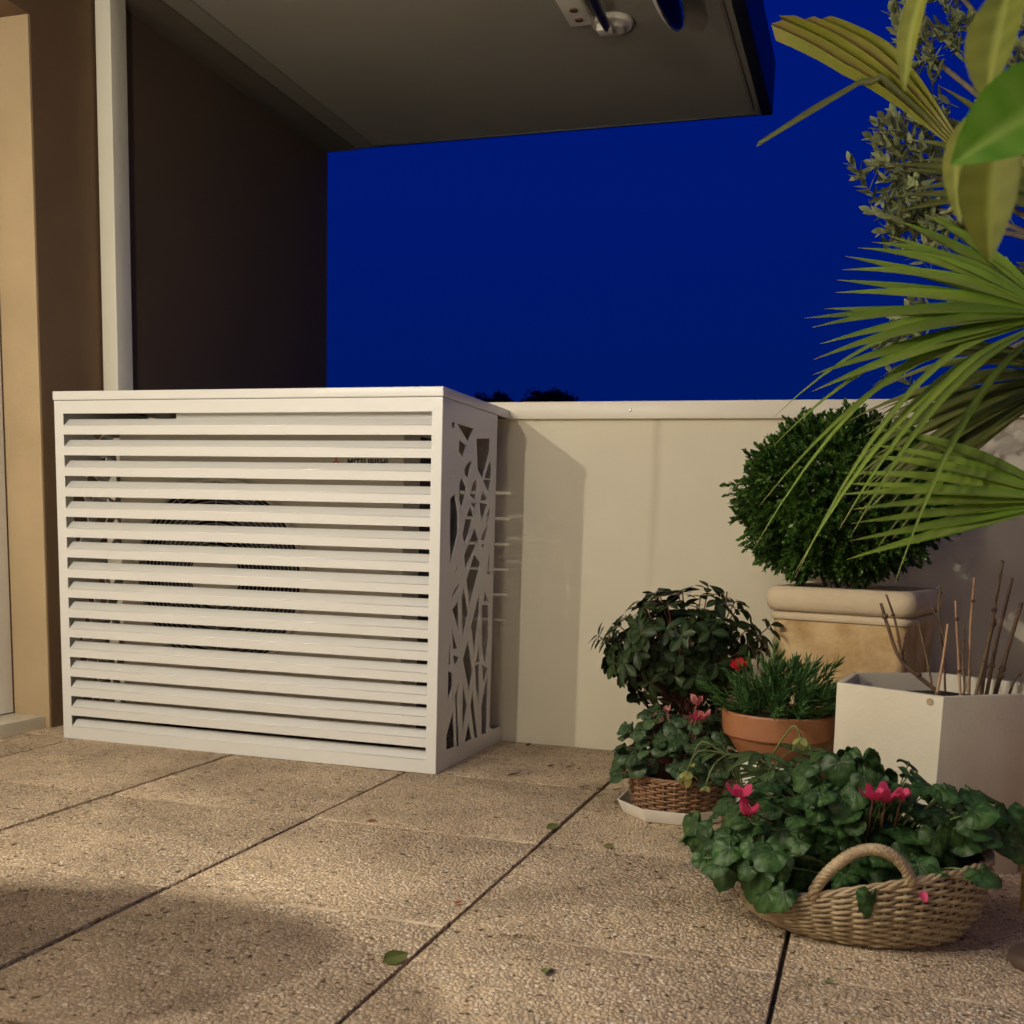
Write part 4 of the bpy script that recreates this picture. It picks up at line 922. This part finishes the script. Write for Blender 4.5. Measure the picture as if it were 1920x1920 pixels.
# ------------------------------------------------------------------ stone planter with clipped box
SPc = Vector((-0.037, -0.333, 0))
stp = thing('stone_planter', 'square ochre stone planter with a thick rolled rim by the parapet', 'planter', SPc, R(-14))
def rsq(h, r, z, n=6):
    pts = []
    for q, (sx, sy) in enumerate(((1, 1), (-1, 1), (-1, -1), (1, -1))):
        for k in range(n + 1):
            a_ = R(90 * q + 90 * k / n); pts.append((sx * (h - r) + r * math.cos(a_), sy * (h - r) + r * math.sin(a_), z))
    return pts
w = MB(); w.loft([rsq(h, r, z) for h, r, z in ((0.148, .02, 0.0), (0.152, .022, 0.01), (0.160, .024, 0.15), (0.166, .026, 0.30), (0.170, .028, 0.42), (0.171, .028, 0.473))]); me = w.mesh('body', smooth=True, sharp=45); stb = ob('body', me, M_STONE, stp)
w = MB(); w.loft([rsq(h, r, z) for h, r, z in ((0.165, .028, 0.4735), (0.1765, .030, 0.475), (0.1795, .031, 0.482), (0.1775, .031, 0.490), (0.172, .030, 0.494))]); w.build('bead', M_STONERIM, stp, smooth=True, sharp=50)
w = MB(); w.loft([rsq(h, r, z) for h, r, z in ((0.168, .030, 0.4945), (0.180, .034, 0.497), (0.188, .036, 0.508), (0.1905, .037, 0.525), (0.188, .036, 0.545), (0.180, .034, 0.557), (0.168, .03, 0.560), (0.158, .026, 0.556), (0.155, .024, 0.535), (0.154, .022, 0.52))]); w.build('rim', M_STONERIM, stp, smooth=True, sharp=50)
w = MB(); w.loft([rsq(0.1535, .02, 0.515), rsq(0.10, .02, 0.535), rsq(0.03, .01, 0.54)]); w.build('soil', M_SOIL, stp, smooth=True)
bx = thing('boxwood_ball', 'clipped boxwood ball growing in the square stone planter', 'shrub', (-0.085, -0.325, 0.535))
BXC = Vector((-0.092, -0.325, 0.788)); BXR = Vector((0.250, 0.225, 0.208))
ME_BX = [sprig('leaf_sprig', M_BOX, 14, 0.0165, 0.0090, 0.044, 1.0, -0.2, s, 2) for s in (11, 12, 13, 14)]
base_l = Vector(bx.location)
for k in range(9):
    an = rnd.uniform(0, 6.28); t = BXC + Vector((math.cos(an) * 0.15, math.sin(an) * 0.13, rnd.uniform(-.1, .1))) - base_l
    stem(bx, [(rnd.uniform(-.03, .03), rnd.uniform(-.03, .03), -0.01), (t.x * .5 + rnd.uniform(-.02, .02), t.y * .5, t.z * .45), t], 0.006, M_BARK, 'branch', 8)
cand = []
for k in range(3000):
    sz = rnd.uniform(-0.97, 1.0); th = rnd.uniform(0, 6.283); c_ = math.sqrt(1 - sz * sz); d = Vector((math.cos(th) * c_, math.sin(th) * c_, sz))
    from mathutils import noise as _nz
    bumpy = 1 + 0.16 * _nz.noise(d * 2.0 + Vector((3, 1, 2))) + 0.14 * _nz.noise(d * 5.0) + (rnd.uniform(.02, .10) if rnd.random() < .09 else rnd.uniform(-.03, .03))
    q = (rnd.uniform(0.62, 0.86) if k % 3 == 0 else rnd.uniform(0.86, 0.97)) * bumpy
    p = BXC + Vector((d.x * BXR.x, d.y * BXR.y, d.z * BXR.z)) * q
    if p.y > -0.045 or p.z < 0.57: continue
    cand.append((p, d, q))
cand.sort(key=lambda c: -(c[1].dot(Vector((0.02, -1, -0.05)).normalized()) + 0.9 * c[2]))
rest = MB(); tmpl = []
for m_ in ME_BX: tmpl.append(([v.co.copy() for v in m_.vertices], [tuple(p.vertices) for p in m_.polygons]))
for i, (p, d, q) in enumerate(cand):
    z = (d + rv(.75)).normalized(); y = z.orthogonal(); sc__ = rnd.uniform(0.75, 1.25)
    if i < 300:
        o = ob('leaf_sprig', rnd.choice(ME_BX), None, bx); orient(o, p - base_l - z * 0.012, y, z, sc__)
    else:
        tv, tf = rnd.choice(tmpl); y = y.normalized(); x = y.cross(z); m4 = Matrix((x, y, z)).transposed().to_4x4() @ Matrix.Rotation(rnd.uniform(0, 6.28), 4, 'Z') @ Matrix.Scale(sc__, 4)
        off = p - base_l - z * 0.012; rest.add([m4 @ v + off for v in tv], tf)
tag(rest.build('inner_foliage', M_BOX, bx, smooth=True), kind='stuff')

# ------------------------------------------------------------------ white hexagonal planter with dry canes
WPc = Vector((0.120, -0.860, 0))
wp = thing('white_planter', 'white angular planter holding cut dry canes behind the willow trug', 'planter', WPc)
WPV = [(0.149, -1.100), (0.338, -0.948), (0.352, -0.752), (0.165, -0.640), (-0.030, -0.762), (-0.057, -0.971)]
WPc_ = (sum(p[0] for p in WPV) / 6, sum(p[1] for p in WPV) / 6)
def hexr(f, z): return [((x - WPc_[0]) * f + WPc_[0] - WPc.x, (y - WPc_[1]) * f + WPc_[1] - WPc.y, z) for x, y in WPV]
w = MB(); w.loft([hexr(0.965, 0.0), hexr(1.0, 0.379), hexr(0.925, 0.379), hexr(0.905, 0.32)]); w.build('planter_body', M_WHITEPOT, wp, bevel=0.003)
w = MB(); w.loft([hexr(0.915, 0.338), hexr(0.40, 0.352), hexr(0.04, 0.350)]); w.build('soil', M_SOIL, wp)
w = MB(); w.lathe([(0.0, 0), (0.007, 0.0), (0.007, 0.0012), (0.0, 0.0016)], 14); w.build('plug', M_WICKER, wp, rot=(R(90), 0, R(-32)), loc=(0.125 - WPc.x, -1.0862 - WPc.y, 0.366))
hyd = thing('cut_hydrangea', 'bare brown cut-back canes standing in the white angular planter', 'plant', WPc + Vector((0, 0, 0.345)))
TW=[
[(0.150,-0.883,0.365),(0.071,-0.883,0.423),(0.042,-0.883,0.491),(0.021,-0.883,0.545)],
[(0.071,-0.903,0.425),(0.052,-0.903,0.510),(0.028,-0.903,0.568)],
[(0.073,-0.894,0.424),(0.073,-0.894,0.459),(0.077,-0.894,0.486)],
[(0.132,-0.912,0.393),(0.118,-0.912,0.440),(0.099,-0.912,0.513)],
[(0.148,-0.900,0.367),(0.153,-0.900,0.441),(0.159,-0.900,0.510)],
[(0.166,-0.855,0.368),(0.158,-0.855,0.443),(0.142,-0.855,0.506),(0.125,-0.855,0.545)],
[(0.152,-0.824,0.481),(0.142,-0.824,0.527),(0.142,-0.824,0.585)],
[(0.195,-0.901,0.364),(0.179,-0.901,0.477),(0.167,-0.901,0.558)],
[(0.219,-0.787,0.356),(0.212,-0.787,0.493),(0.211,-0.787,0.607)],
[(0.196,-0.937,0.380),(0.191,-0.937,0.436),(0.186,-0.937,0.514)],
[(0.224,-0.929,0.374),(0.239,-0.929,0.483),(0.250,-0.929,0.647)],
[(0.254,-0.795,0.355),(0.265,-0.795,0.473),(0.286,-0.795,0.607)],
[(0.274,-0.806,0.358),(0.291,-0.806,0.470),(0.307,-0.806,0.557)],
[(0.301,-0.820,0.362),(0.309,-0.820,0.397),(0.322,-0.820,0.407)],
[(0.239,-0.840,0.360),(0.245,-0.840,0.441),(0.249,-0.840,0.487),(0.255,-0.840,0.522)],
]

for k, t in enumerate(TW):
    pts = [Vector(p) - Vector(hyd.location) for p in t]
    if k in (0, 3, 4, 5, 7, 8, 9, 10, 11, 12, 13, 14): pts = [pts[0] + (pts[0] - pts[1]) * 0.25 + Vector((0, 0, 0))] + pts
    tan = k in (4, 7, 8); r_ = {0: .0065, 1: .004, 2: .003, 10: .0055, 11: .0065, 12: .0075, 4: .0048, 7: .0044, 8: .0044, 13: .004, 14: .0065}.get(k, .0034) * 0.8
    jp = [p + rv(.002) for p in pts]; o = stem(hyd, jp, r_, M_TWIG_L if tan else M_TWIG, 'cane', 14)
    for q in range(2):
        i = rnd.randrange(1, len(jp)); c_ = jp[i - 1].lerp(jp[i], rnd.uniform(.2, .8))
        MB().tube([c_ - Vector((0, 0, r_)), c_, c_ + Vector((0, 0, r_))], [r_ * .9, r_ * 1.45, r_ * .9], 7).build('cane_node', M_TWIG, o, smooth=True)
# tan bamboo cane at the right edge
MBc = MB(); q = [(0.2665 + 0.002 * k, -1.2 , 0.685 - 0.075 * k) for k in range(10)]
bc = thing('bamboo_cane', 'upright yellow bamboo cane at the right edge beside the white planter', 'cane', (0.317, -1.205, 0.0))
MB().tube([(0.0, 0, 0.0), (-0.010, 0, 0.20), (-0.051, 0, 0.684)], 0.010, 10).build('cane', M_CANE, bc, smooth=True)
for z in (0.18, 0.42): MB().tube([(-0.009 - 0.045 * (z - .18), 0, z - 0.004), (-0.009 - 0.045 * (z - .18), 0, z), (-0.009 - 0.045 * (z - .18), 0, z + 0.004)], [0.0102, 0.0118, 0.0102], 10).build('cane_node', M_CANE, bc, smooth=True)
# round brown furniture foot at the lower right
ft = thing('furniture_foot', 'round dark brown furniture foot on the paving at the right edge', 'furniture foot', (0.318, -1.508, 0))
w = MB(); w.lathe([(0.0, 0), (0.058, 0), (0.064, 0.006), (0.064, 0.016), (0.058, 0.022), (0.0, 0.026)], 36); w.build('disc', M_FOOT, ft, smooth=True, sharp=50)
MB().tube([(0.02, 0, 0.02), (0.02, 0, 0.42)], 0.014, 12).build('stem', M_FOOT, ft, smooth=True)

# ------------------------------------------------------------------ palm
palm = thing('fan_palm', 'potted fan palm with bright green pleated fronds reaching in from the right', 'palm', (0.62, -0.98, 0))
PB = Vector(palm.location)
w = MB(); w.lathe([(0.0, 0), (0.15, 0), (0.19, 0.32), (0.205, 0.32), (0.205, 0.36), (0.185, 0.36), (0.18, 0.33), (0.0, 0.33)], 36); w.build('pot', M_TERRA, palm, smooth=True, sharp=40)
w = MB(); w.lathe([(0.0, 0.331), (0.178, 0.333), (0.0, 0.345)], 24); w.build('soil', M_SOIL, palm)
me = MB().tube([(0, 0, 0.33), (0.01, 0, 0.55), (0.0, 0.01, 0.8), (0, 0, 0.98)], [0.075, 0.07, 0.065, 0.045], 14).mesh('trunk', smooth=True); wobble(me, 0.012, 40); ob('trunk', me, M_FIBRE, palm)
def frond(hub, axis, normal, angs, L_, wid, droop, m_leaf, fused=0.30, split=True, lens=None, clip=None):
    hub = Vector(hub); ax = Vector(axis).normalized(); nn = Vector(normal); nn = (nn - ax * nn.dot(ax)).normalized(); sd_ = nn.cross(ax)
    crown = Vector((0, 0, 0.95)); hl = hub - PB
    mid = crown.lerp(hl, 0.5) + Vector((0, 0, 0.10))
    pe = MB().tube([crown.lerp(mid, t).lerp(mid.lerp(hl, t), t) for t in [i / 10 for i in range(11)]], [0.009 - 0.004 * i / 10 for i in range(11)], 8).build('frond', M_PETIOLE, palm, smooth=True)
    for k, an in enumerate(angs):
        d = ax * math.cos(R(an)) + sd_ * math.sin(R(an)); side = nn.cross(d)
        ll = L_ * (lens[k] if lens else 1) * rnd.uniform(0.93, 1.05); dr = droop * (1 + rnd.uniform(-.3, .3)); n_ = 11
        w = MB(); vs_ = []; at = []
        kink = rnd.uniform(0.7, 0.95); lift = rnd.uniform(-.02, .02)
        for i in range(n_ + 1):
            t = i / n_; g_ = dr * ll * max(0, t - 0.25) ** 2 * 1.6
            c_ = hl + d * ll * t * (1 - 0.10 * dr * t) + Vector((0, 0, -g_)) + nn * (lift * math.sin(t * 3))
            wb = wid * (min(1, 0.14 + t * 2.6) if t < .33 else 1.0) * (1 - max(0, (t - 0.45) / 0.55) ** 1.5) + 0.0008
            if clip and t > .9: wb = wid * .8
            v = 0.42
            vs_ += [c_ - side * wb * 0.5 + nn * wb * v * .5, c_ - nn * wb * 0.10, c_ + side * wb * 0.5 + nn * wb * v * .5]
            tn = 1.0 if (t > 0.94 and clip is None) else 0.0
            at += [tn * .6, max(0.45, tn), tn * .6]
        fs_ = [(i * 3 + j, i * 3 + j + 1, (i + 1) * 3 + j + 1, (i + 1) * 3 + j) for i in range(n_) for j in range(2)]
        w.add(vs_, fs_, at); w.build('leaflet', m_leaf, pe, smooth=True)
    return pe
def arange(a, b_, n): return [a + (b_ - a) * i / (n - 1) + rnd.uniform(-1.2, 1.2) for i in range(n)]
# angles are measured in the frond's plane from its axis; 0 points left (-x)
frond((0.285, -1.06, 1.105), (-1, -0.05, 0.02), (0.10, -0.75, 0.65), arange(-60, 22, 17), 0.44, 0.032, 0.06, M_PALM)
frond((0.288, -1.05, 1.100), (-1, -0.12, -0.02), (0.05, -0.80, 0.60), arange(2, 46, 9), 0.56, 0.015, 0.52, M_PALM, lens=[.95, 1, 1, 1, 1, .95, .9, .85, .75])
frond((0.335, -1.12, 0.762), (-1, -0.05, 0.0), (0.05, -0.8, 0.6), arange(-34, 16, 11), 0.41, 0.024, 0.06, M_PALM)
frond((0.36, -0.86, 1.02), (-1, 0.1, -0.10), (0.0, -0.85, 0.5), arange(-30, 34, 15), 0.44, 0.022, 0.30, M_PALMD)
frond((0.30, -0.80, 0.98), (-1, 0.15, -0.1), (0.05, -0.8, 0.6), arange(-25, 30, 11), 0.36, 0.022, 0.25, M_PALMD)
frond((0.24, -0.92, 1.36), (-1, 0, 0.55), (0.1, -0.9, 0.3), arange(-40, 30, 9), 0.25, 0.018, 0.1, M_PALMD)
frond((0.34, -0.98, 1.30), (-0.6, 0, 1), (0.1, -0.9, 0.3), arange(-50, 45, 13), 0.40, 0.024, 0.15, M_PALMD)
# clipped, yellowed fan: four fused pleats with a ragged end and one bent leaflet
hub = Vector((0.085, -1.04, 1.435)) - PB; tipc = Vector((-0.245, -1.05, 1.695)) - PB
crown = Vector((0, 0, 0.95)); mid = crown.lerp(hub, 0.55) + Vector((0.05, 0, 0.16))
pe = MB().tube([crown.lerp(mid, t).lerp(mid.lerp(hub, t), t) for t in [i / 10 for i in range(11)]], 0.007, 8).build('frond', M_PETIOLE, palm, smooth=True)
ax = (tipc - hub); L_ = ax.length; ax.normalize(); nn = Vector((0.1, -0.95, 0.25)); nn = (nn - ax * nn.dot(ax)).normalized(); sd_ = nn.cross(ax)
NP = 10
w = MB(); vs_ = []; at = []; ends = [0.93, 0.985, 1.0, 0.96, 1.0, 0.93, 0.90, 0.86, 0.84, 0.80, 0.76]
for i in range(13):
    t = i / 12
    for j in range(NP + 1):
        u = j / NP - 0.5; wd_ = 0.026 + 0.078 * min(1, t * 1.7); tt = t * ends[j]
        vs_.append(hub + ax * L_ * tt + sd_ * (u * wd_) * -1 + nn * (0.007 * (1 if j % 2 else -1) * min(1, t * 3)) + Vector((0, 0, 0.03 * math.sin(math.pi * t))))
        at.append(0.75 if (i > 11 or (j % 4 == 2)) else 0.1 * (j % 2))
fs_ = [(i * (NP + 1) + j, i * (NP + 1) + j + 1, (i + 1) * (NP + 1) + j + 1, (i + 1) * (NP + 1) + j) for i in range(12) for j in range(NP)]
w.add(vs_, fs_, at); w.build('fused_blade', M_PALMY, pe, smooth=True, sharp=30)
bent = [hub + ax * 0.02, hub + ax * 0.18 - sd_ * 0.0 + nn * 0.02, Vector((-0.068, -1.06, 1.545)) - PB, Vector((-0.09, -1.06, 1.545)) - PB, Vector((-0.18, -1.06, 1.50)) - PB, Vector((-0.278, -1.06, 1.446)) - PB]
w = MB(); vs_ = []; at = []
for i, p in enumerate(bent):
    wd_ = (0.004, 0.006, 0.006, 0.007, 0.010, 0.006)[i]; vs_ += [p + Vector((0.3, 0, 0.9)) * wd_, p - nn * 0.002, p - Vector((0.3, 0, 0.9)) * wd_]; at += [0.1, 0.4, 0.1]
w.add(vs_, [(i * 3 + j, i * 3 + j + 1, (i + 1) * 3 + j + 1, (i + 1) * 3 + j) for i in range(5) for j in range(2)], at); w.build('leaflet', M_PALMD, pe, smooth=True)

# ------------------------------------------------------------------ olive tree behind the palm
ol = thing('olive_tree', 'potted olive tree with small grey green leaves behind the palm', 'tree', (0.62, -0.36, 0)); OB = Vector(ol.location)
w = MB(); w.lathe([(0.0, 0), (0.13, 0), (0.17, 0.34), (0.185, 0.34), (0.185, 0.38), (0.165, 0.38), (0.16, 0.35), (0.0, 0.35)], 32); w.build('pot', M_STONE, ol, smooth=True, sharp=40)
stem(ol, [(0, 0, 0.34), (0.02, 0, 0.7), (-0.02, 0.01, 1.05), (-0.06, 0, 1.35)], 0.028, M_BARK, 'trunk', 14)
ME_OL = [sprig('leafy_twig', M_OLIVE, 15, 0.044, 0.0135, 0.120, 1.0, -0.1, s, 3) for s in (41, 42, 43)]
clusters = [((-0.01, -0.36, 1.60), 0.06, 18), ((0.05, -0.36, 1.50), 0.075, 20), ((0.03, -0.36, 1.86), 0.075, 18), ((0.10, -0.36, 1.98), 0.09, 16), ((0.13, -0.36, 1.45), 0.09, 16), ((0.10, -0.36, 1.68), 0.08, 16), ((0.06, -0.34, 1.25), 0.05, 5),
            ((0.22, -0.36, 1.58), 0.12, 14), ((0.25, -0.36, 1.85), 0.12, 14), ((0.25, -0.36, 1.30), 0.10, 10), ((0.45, -0.36, 1.7), 0.2, 14), ((0.12, -0.33, 1.06), 0.05, 4)]
for c_, r_, n_ in clusters:
    cl = Vector(c_) - OB
    stem(ol, [(-0.03, 0, 1.15), cl * 0.5 + Vector((-0.01, 0, 0.66)), cl], 0.009, M_BARK, 'branch', 10)
    for k in range(n_):
        p = cl + Vector((rnd.gauss(0, r_ * .55), rnd.gauss(0, r_ * .45), rnd.gauss(0, r_ * .6)))
        d = (Vector((-0.55, -0.1, 0.45)) + rv(.75)).normalized(); o = ob('leafy_twig', rnd.choice(ME_OL), None, ol)
        orient(o, p - d * 0.05, d.orthogonal(), d, rnd.uniform(0.75, 1.15))

# ------------------------------------------------------------------ broad leaved shrub close to the lens
sh = thing('broad_leaf_shrub', 'broad glossy leaves of a shrub hanging close in the upper right corner', 'shrub', (0.46, -2.34, 0)); SB = Vector(sh.location)
w = MB(); w.lathe([(0.0, 0), (0.09, 0), (0.12, 0.24), (0.13, 0.24), (0.13, 0.27), (0.115, 0.27), (0.11, 0.24), (0.0, 0.24)], 32); w.build('pot', M_TERRA, sh, smooth=True, sharp=40)
stem(sh, [(0, 0, 0.23), (-0.01, 0, 0.6), (-0.04, 0, 0.9), (-0.14, 0.01, 1.08), (-0.22, 0.0, 1.13)], 0.011, M_BARK, 'stem', 16)
stem(sh, [(-0.14, 0.01, 1.08), (-0.27, 0.0, 1.09), (-0.36, 0.0, 1.075)], 0.005, M_STEM, 'stem', 10)
stem(sh, [(-0.20, 0.0, 1.12), (-0.32, 0.02, 1.18), (-0.42, 0.05, 1.205)], 0.005, M_STEM, 'stem', 10)
ME_BL = [lens_leaf('leaf', 0.50, 0.16, c, 10, base=0.9, cols=4) for c in (-0.12, -0.28)]
ME_BN = lens_leaf('leaf', 0.30, 0.18, -0.35, 10, base=0.9, cols=3)
def bl(me, m_, p, q, nrm, wsc=1.0):
    p = Vector(p); q = Vector(q); mm = me.copy(); mm.materials.clear(); mm.materials.append(m_)
    o = ob('leaf', mm, m_, sh)
    for v in mm.vertices: v.co.x *= wsc
    orient(o, p - SB, q - p, nrm, (q - p).length)
    return o
bl(ME_BL[0], M_CITRUSY, (0.078, -2.31, 1.155), (0.056, -2.35, 1.050), (-0.55, -0.8, 0.1), 0.9)
bl(ME_BL[0], M_CITRUS, (0.150, -2.37, 1.050), (0.037, -2.40, 0.990), (-0.10, -0.90, 0.40), 1.35)
bl(ME_BL[1], M_CITRUSY, (0.078, -2.33, 1.030), (0.063, -2.36, 0.925), (-0.45, -0.85, 0.0), 1.0)
bl(ME_BN, M_CITRUSY, (0.050, -2.28, 1.055), (0.028, -2.33, 0.972), (-0.7, -0.7, 0.0), 0.8)
bl(ME_BN, M_CITRUSY, (0.012, -2.20, 1.215), (-0.024, -2.22, 1.125), (-0.65, -0.75, 0.1), 1.0)
bl(ME_BL[0], M_CITRUSY, (0.125, -2.28, 1.18), (0.115, -2.30, 1.075), (0.25, -0.95, 0.1), 0.8)
bl(ME_BL[1], M_CITRUS, (0.16, -2.30, 1.10), (0.10, -2.30, 1.055), (0.1, -0.9, 0.5), 0.8)
bl(ME_BL[0], M_CITRUS, (0.20, -2.33, 1.12), (0.16, -2.33, 1.24), (0.1, -0.9, -0.2), 0.9)
bl(ME_BL[1], M_CITRUS, (0.25, -2.33, 1.10), (0.20, -2.38, 0.99), (0.1, -0.9, 0.4), 0.9)
w = MB(); w.lathe([(0.0, -0.006), (0.004, -0.004), (0.0045, 0), (0.003, 0.005), (0.0, 0.007)], 12); w.build('bud', M_PALEPINK, sh, smooth=True, loc=Vector((0.0895, -2.352, 1.045)) - SB)

# ------------------------------------------------------------------ fallen leaves and petals on the paving
ME_FL = [lens_leaf('fallen_leaf', w_, f_, c_, 6) for w_, f_, c_ in ((0.55, 0.25, 0.12), (0.42, 0.35, 0.25), (0.25, 0.3, 0.3))]
FL = [((-0.672, -1.880), 0.046, 0, M_FALLEN, 55, 'green oval leaf lying across the dark paving joint at the bottom', 38),
      ((-0.435, -1.835), 0.036, 0, M_FALLEN, -80, 'green leaf lying alone in the middle of the front paving slab', 25),
      ((-0.662, -1.005), 0.034, 0, M_FALLEN, 40, 'green leaf caught at the long dark joint near the parapet corner', 30),
      ((-0.505, -1.115), 0.036, 1, M_FALLEN, -30, 'yellow green narrow leaf on the cross joint left of the big cyclamen', 10),
      ((-0.915, -0.510), 0.048, 2, M_DEAD, -15, 'dark narrow leaf on the paving nearest the corner of the white cover', 6),
      ((-0.855, -0.345), 0.026, 1, M_DEAD, -10, 'small dark curled leaf midway along the foot of the parapet', 15),
      ((-0.800, -0.330), 0.030, 2, M_DEAD, 25, 'thin dark leaf right of the small curled leaf at the parapet foot', 12),
      ((-1.015, -0.05), 0.022, 1, M_DEAD, 60, 'tiny dark leaf tucked in the angle of the parapet beside the white cover', 40),
      ((-0.605, -0.565), 0.036, 2, M_DEAD, 5, 'dark leaf lying in the cross joint left of the white saucer', 6),
      ((-0.575, -0.700), 0.028, 1, M_DEAD, 30, 'crumpled dark leaf against the left edge of the white saucer', 25),
      ((-0.630, -0.655), 0.030, 2, M_FALLEN, 20, 'faded green sliver of leaf beside the long dark joint near the saucer', 8),
      ((-0.018, -1.715), 0.020, 1, M_FALLEN, 0, 'small green leaf scrap on the paving in front of the willow trug', 15),
      ((-0.590, -0.615), 0.030, 1, M_DEAD, -60, 'brown leaf between the saucer and the joint crossing', 20),
      ((-0.700, -0.575), 0.034, 2, M_DEAD, 0, 'dark leaf in the cross joint left of the joint crossing', 6),
      ((-0.655, -0.575), 0.022, 1, M_DEAD, 45, 'little dark leaf on the joint crossing near the parapet', 25),
      ((-1.485, -1.71), 0.016, 2, M_DEAD, -10, 'tiny dark speck of leaf on the paving at the far left', 8),
      ((-1.395, -1.673), 0.018, 2, M_DEAD, -35, 'tiny dark leaf scrap on the paving left of the shadow edge', 10),
      ((-0.30, -1.12), 0.022, 2, M_DEAD, -10, 'dark leaf scrap under the left edge of the big cyclamen', 8),
      ((-1.065, -1.120), 0.022, 0, M_DULLRED, 20, 'red petal lying on the paving in front of the white cover', 8),
      ((-0.676, -1.585), 0.018, 0, M_DULLRED, 50, 'faded red petal beside the long dark joint', 12)]
for (x, y), s, k, m_, rz, lab, tilt in FL:
    me = ME_FL[k].copy(); me.name = 'fallen_leaf'; me.materials.clear(); me.materials.append(m_)
    pet_ = m_ is M_DULLRED
    o = ob('fallen_petal' if pet_ else 'fallen_leaf', me, m_); d = Vector((math.cos(R(rz)), math.sin(R(rz)), 0))
    sidev = Vector((-d.y, d.x, 0)); nrm = Vector((0, 0, 1)) * math.cos(R(tilt)) + sidev * math.sin(R(tilt)) * -1
    m4 = orient(o, Vector((x, y, 0.0035)) - d * s * 0.5, d + Vector((0, 0, 0.03)), nrm, s)
    zmin = min((m4 @ v.co).z for v in me.vertices); o.location.z = 0.0035 + 0.0020 - zmin
    tag(o, lab, 'petal' if pet_ else 'leaf', 'petals on the paving' if pet_ else 'leaves fallen on the paving')

# ------------------------------------------------------------------ far trees above the parapet
def far_tree(x, y, top, r, lab, seed):
    t = thing('far_tree', lab, 'tree', (x, y, -6.5), group='dark trees beyond the parapet')
    h = top + 6.5; rr_ = random.Random(seed)
    MB().tube([(0, 0, 0), (0.1, 0, h * 0.4), (0, 0.1, h * 0.8)], [0.28, 0.2, 0.08], 8).build('trunk', M_BARK, t, smooth=True)
    w = MB()
    for k in range(2600):
        d = Vector((rr_.gauss(0, 1), rr_.gauss(0, 1), rr_.gauss(0, 1))).normalized(); q = rr_.uniform(0.2, 1) ** 0.5 * rr_.uniform(0.85, 1.12)
        lob = 1 + 0.28 * math.sin(d.x * 5 + seed) * math.cos(d.z * 4 + seed)
        c_ = Vector((d.x * r * lob, d.y * r * lob, h - r * 0.95 + d.z * r * 0.95 * lob)) * 1.0
        c_ = Vector((d.x * r * lob * q, d.y * r * lob * q, h - r * 0.95 + d.z * r * 0.95 * lob * q)); s = rr_.uniform(0.05, 0.13)
        a = Vector((rr_.uniform(-1, 1), rr_.uniform(-1, 1), rr_.uniform(-1, 1))).normalized(); b_ = a.orthogonal() .normalized()
        w.add([c_ - a * s, c_ + b_ * s * .6, c_ + a * s, c_ - b_ * s * .6], [(0, 1, 2, 3)])
    w.build('crown', M_FARTREE, t)
far_tree(-12.45, 40, 6.30, 0.75, 'tallest dark tree crown showing above the parapet beside the white cover', 1)
far_tree(-13.5, 41, 6.24, 1.0, 'dark tree crown just left of the tallest one above the parapet', 2)
far_tree(-14.6, 40, 6.14, 0.9, 'low rounded dark tree crown between the tallest one and the white cover', 5)
far_tree(-15.6, 41, 6.22, 0.85, 'dark tree crown nearest the white cover above the parapet', 3)
far_tree(-11.6, 41, 5.93, 0.8, 'lowest dark tree crown at the right end of the group above the parapet', 4)
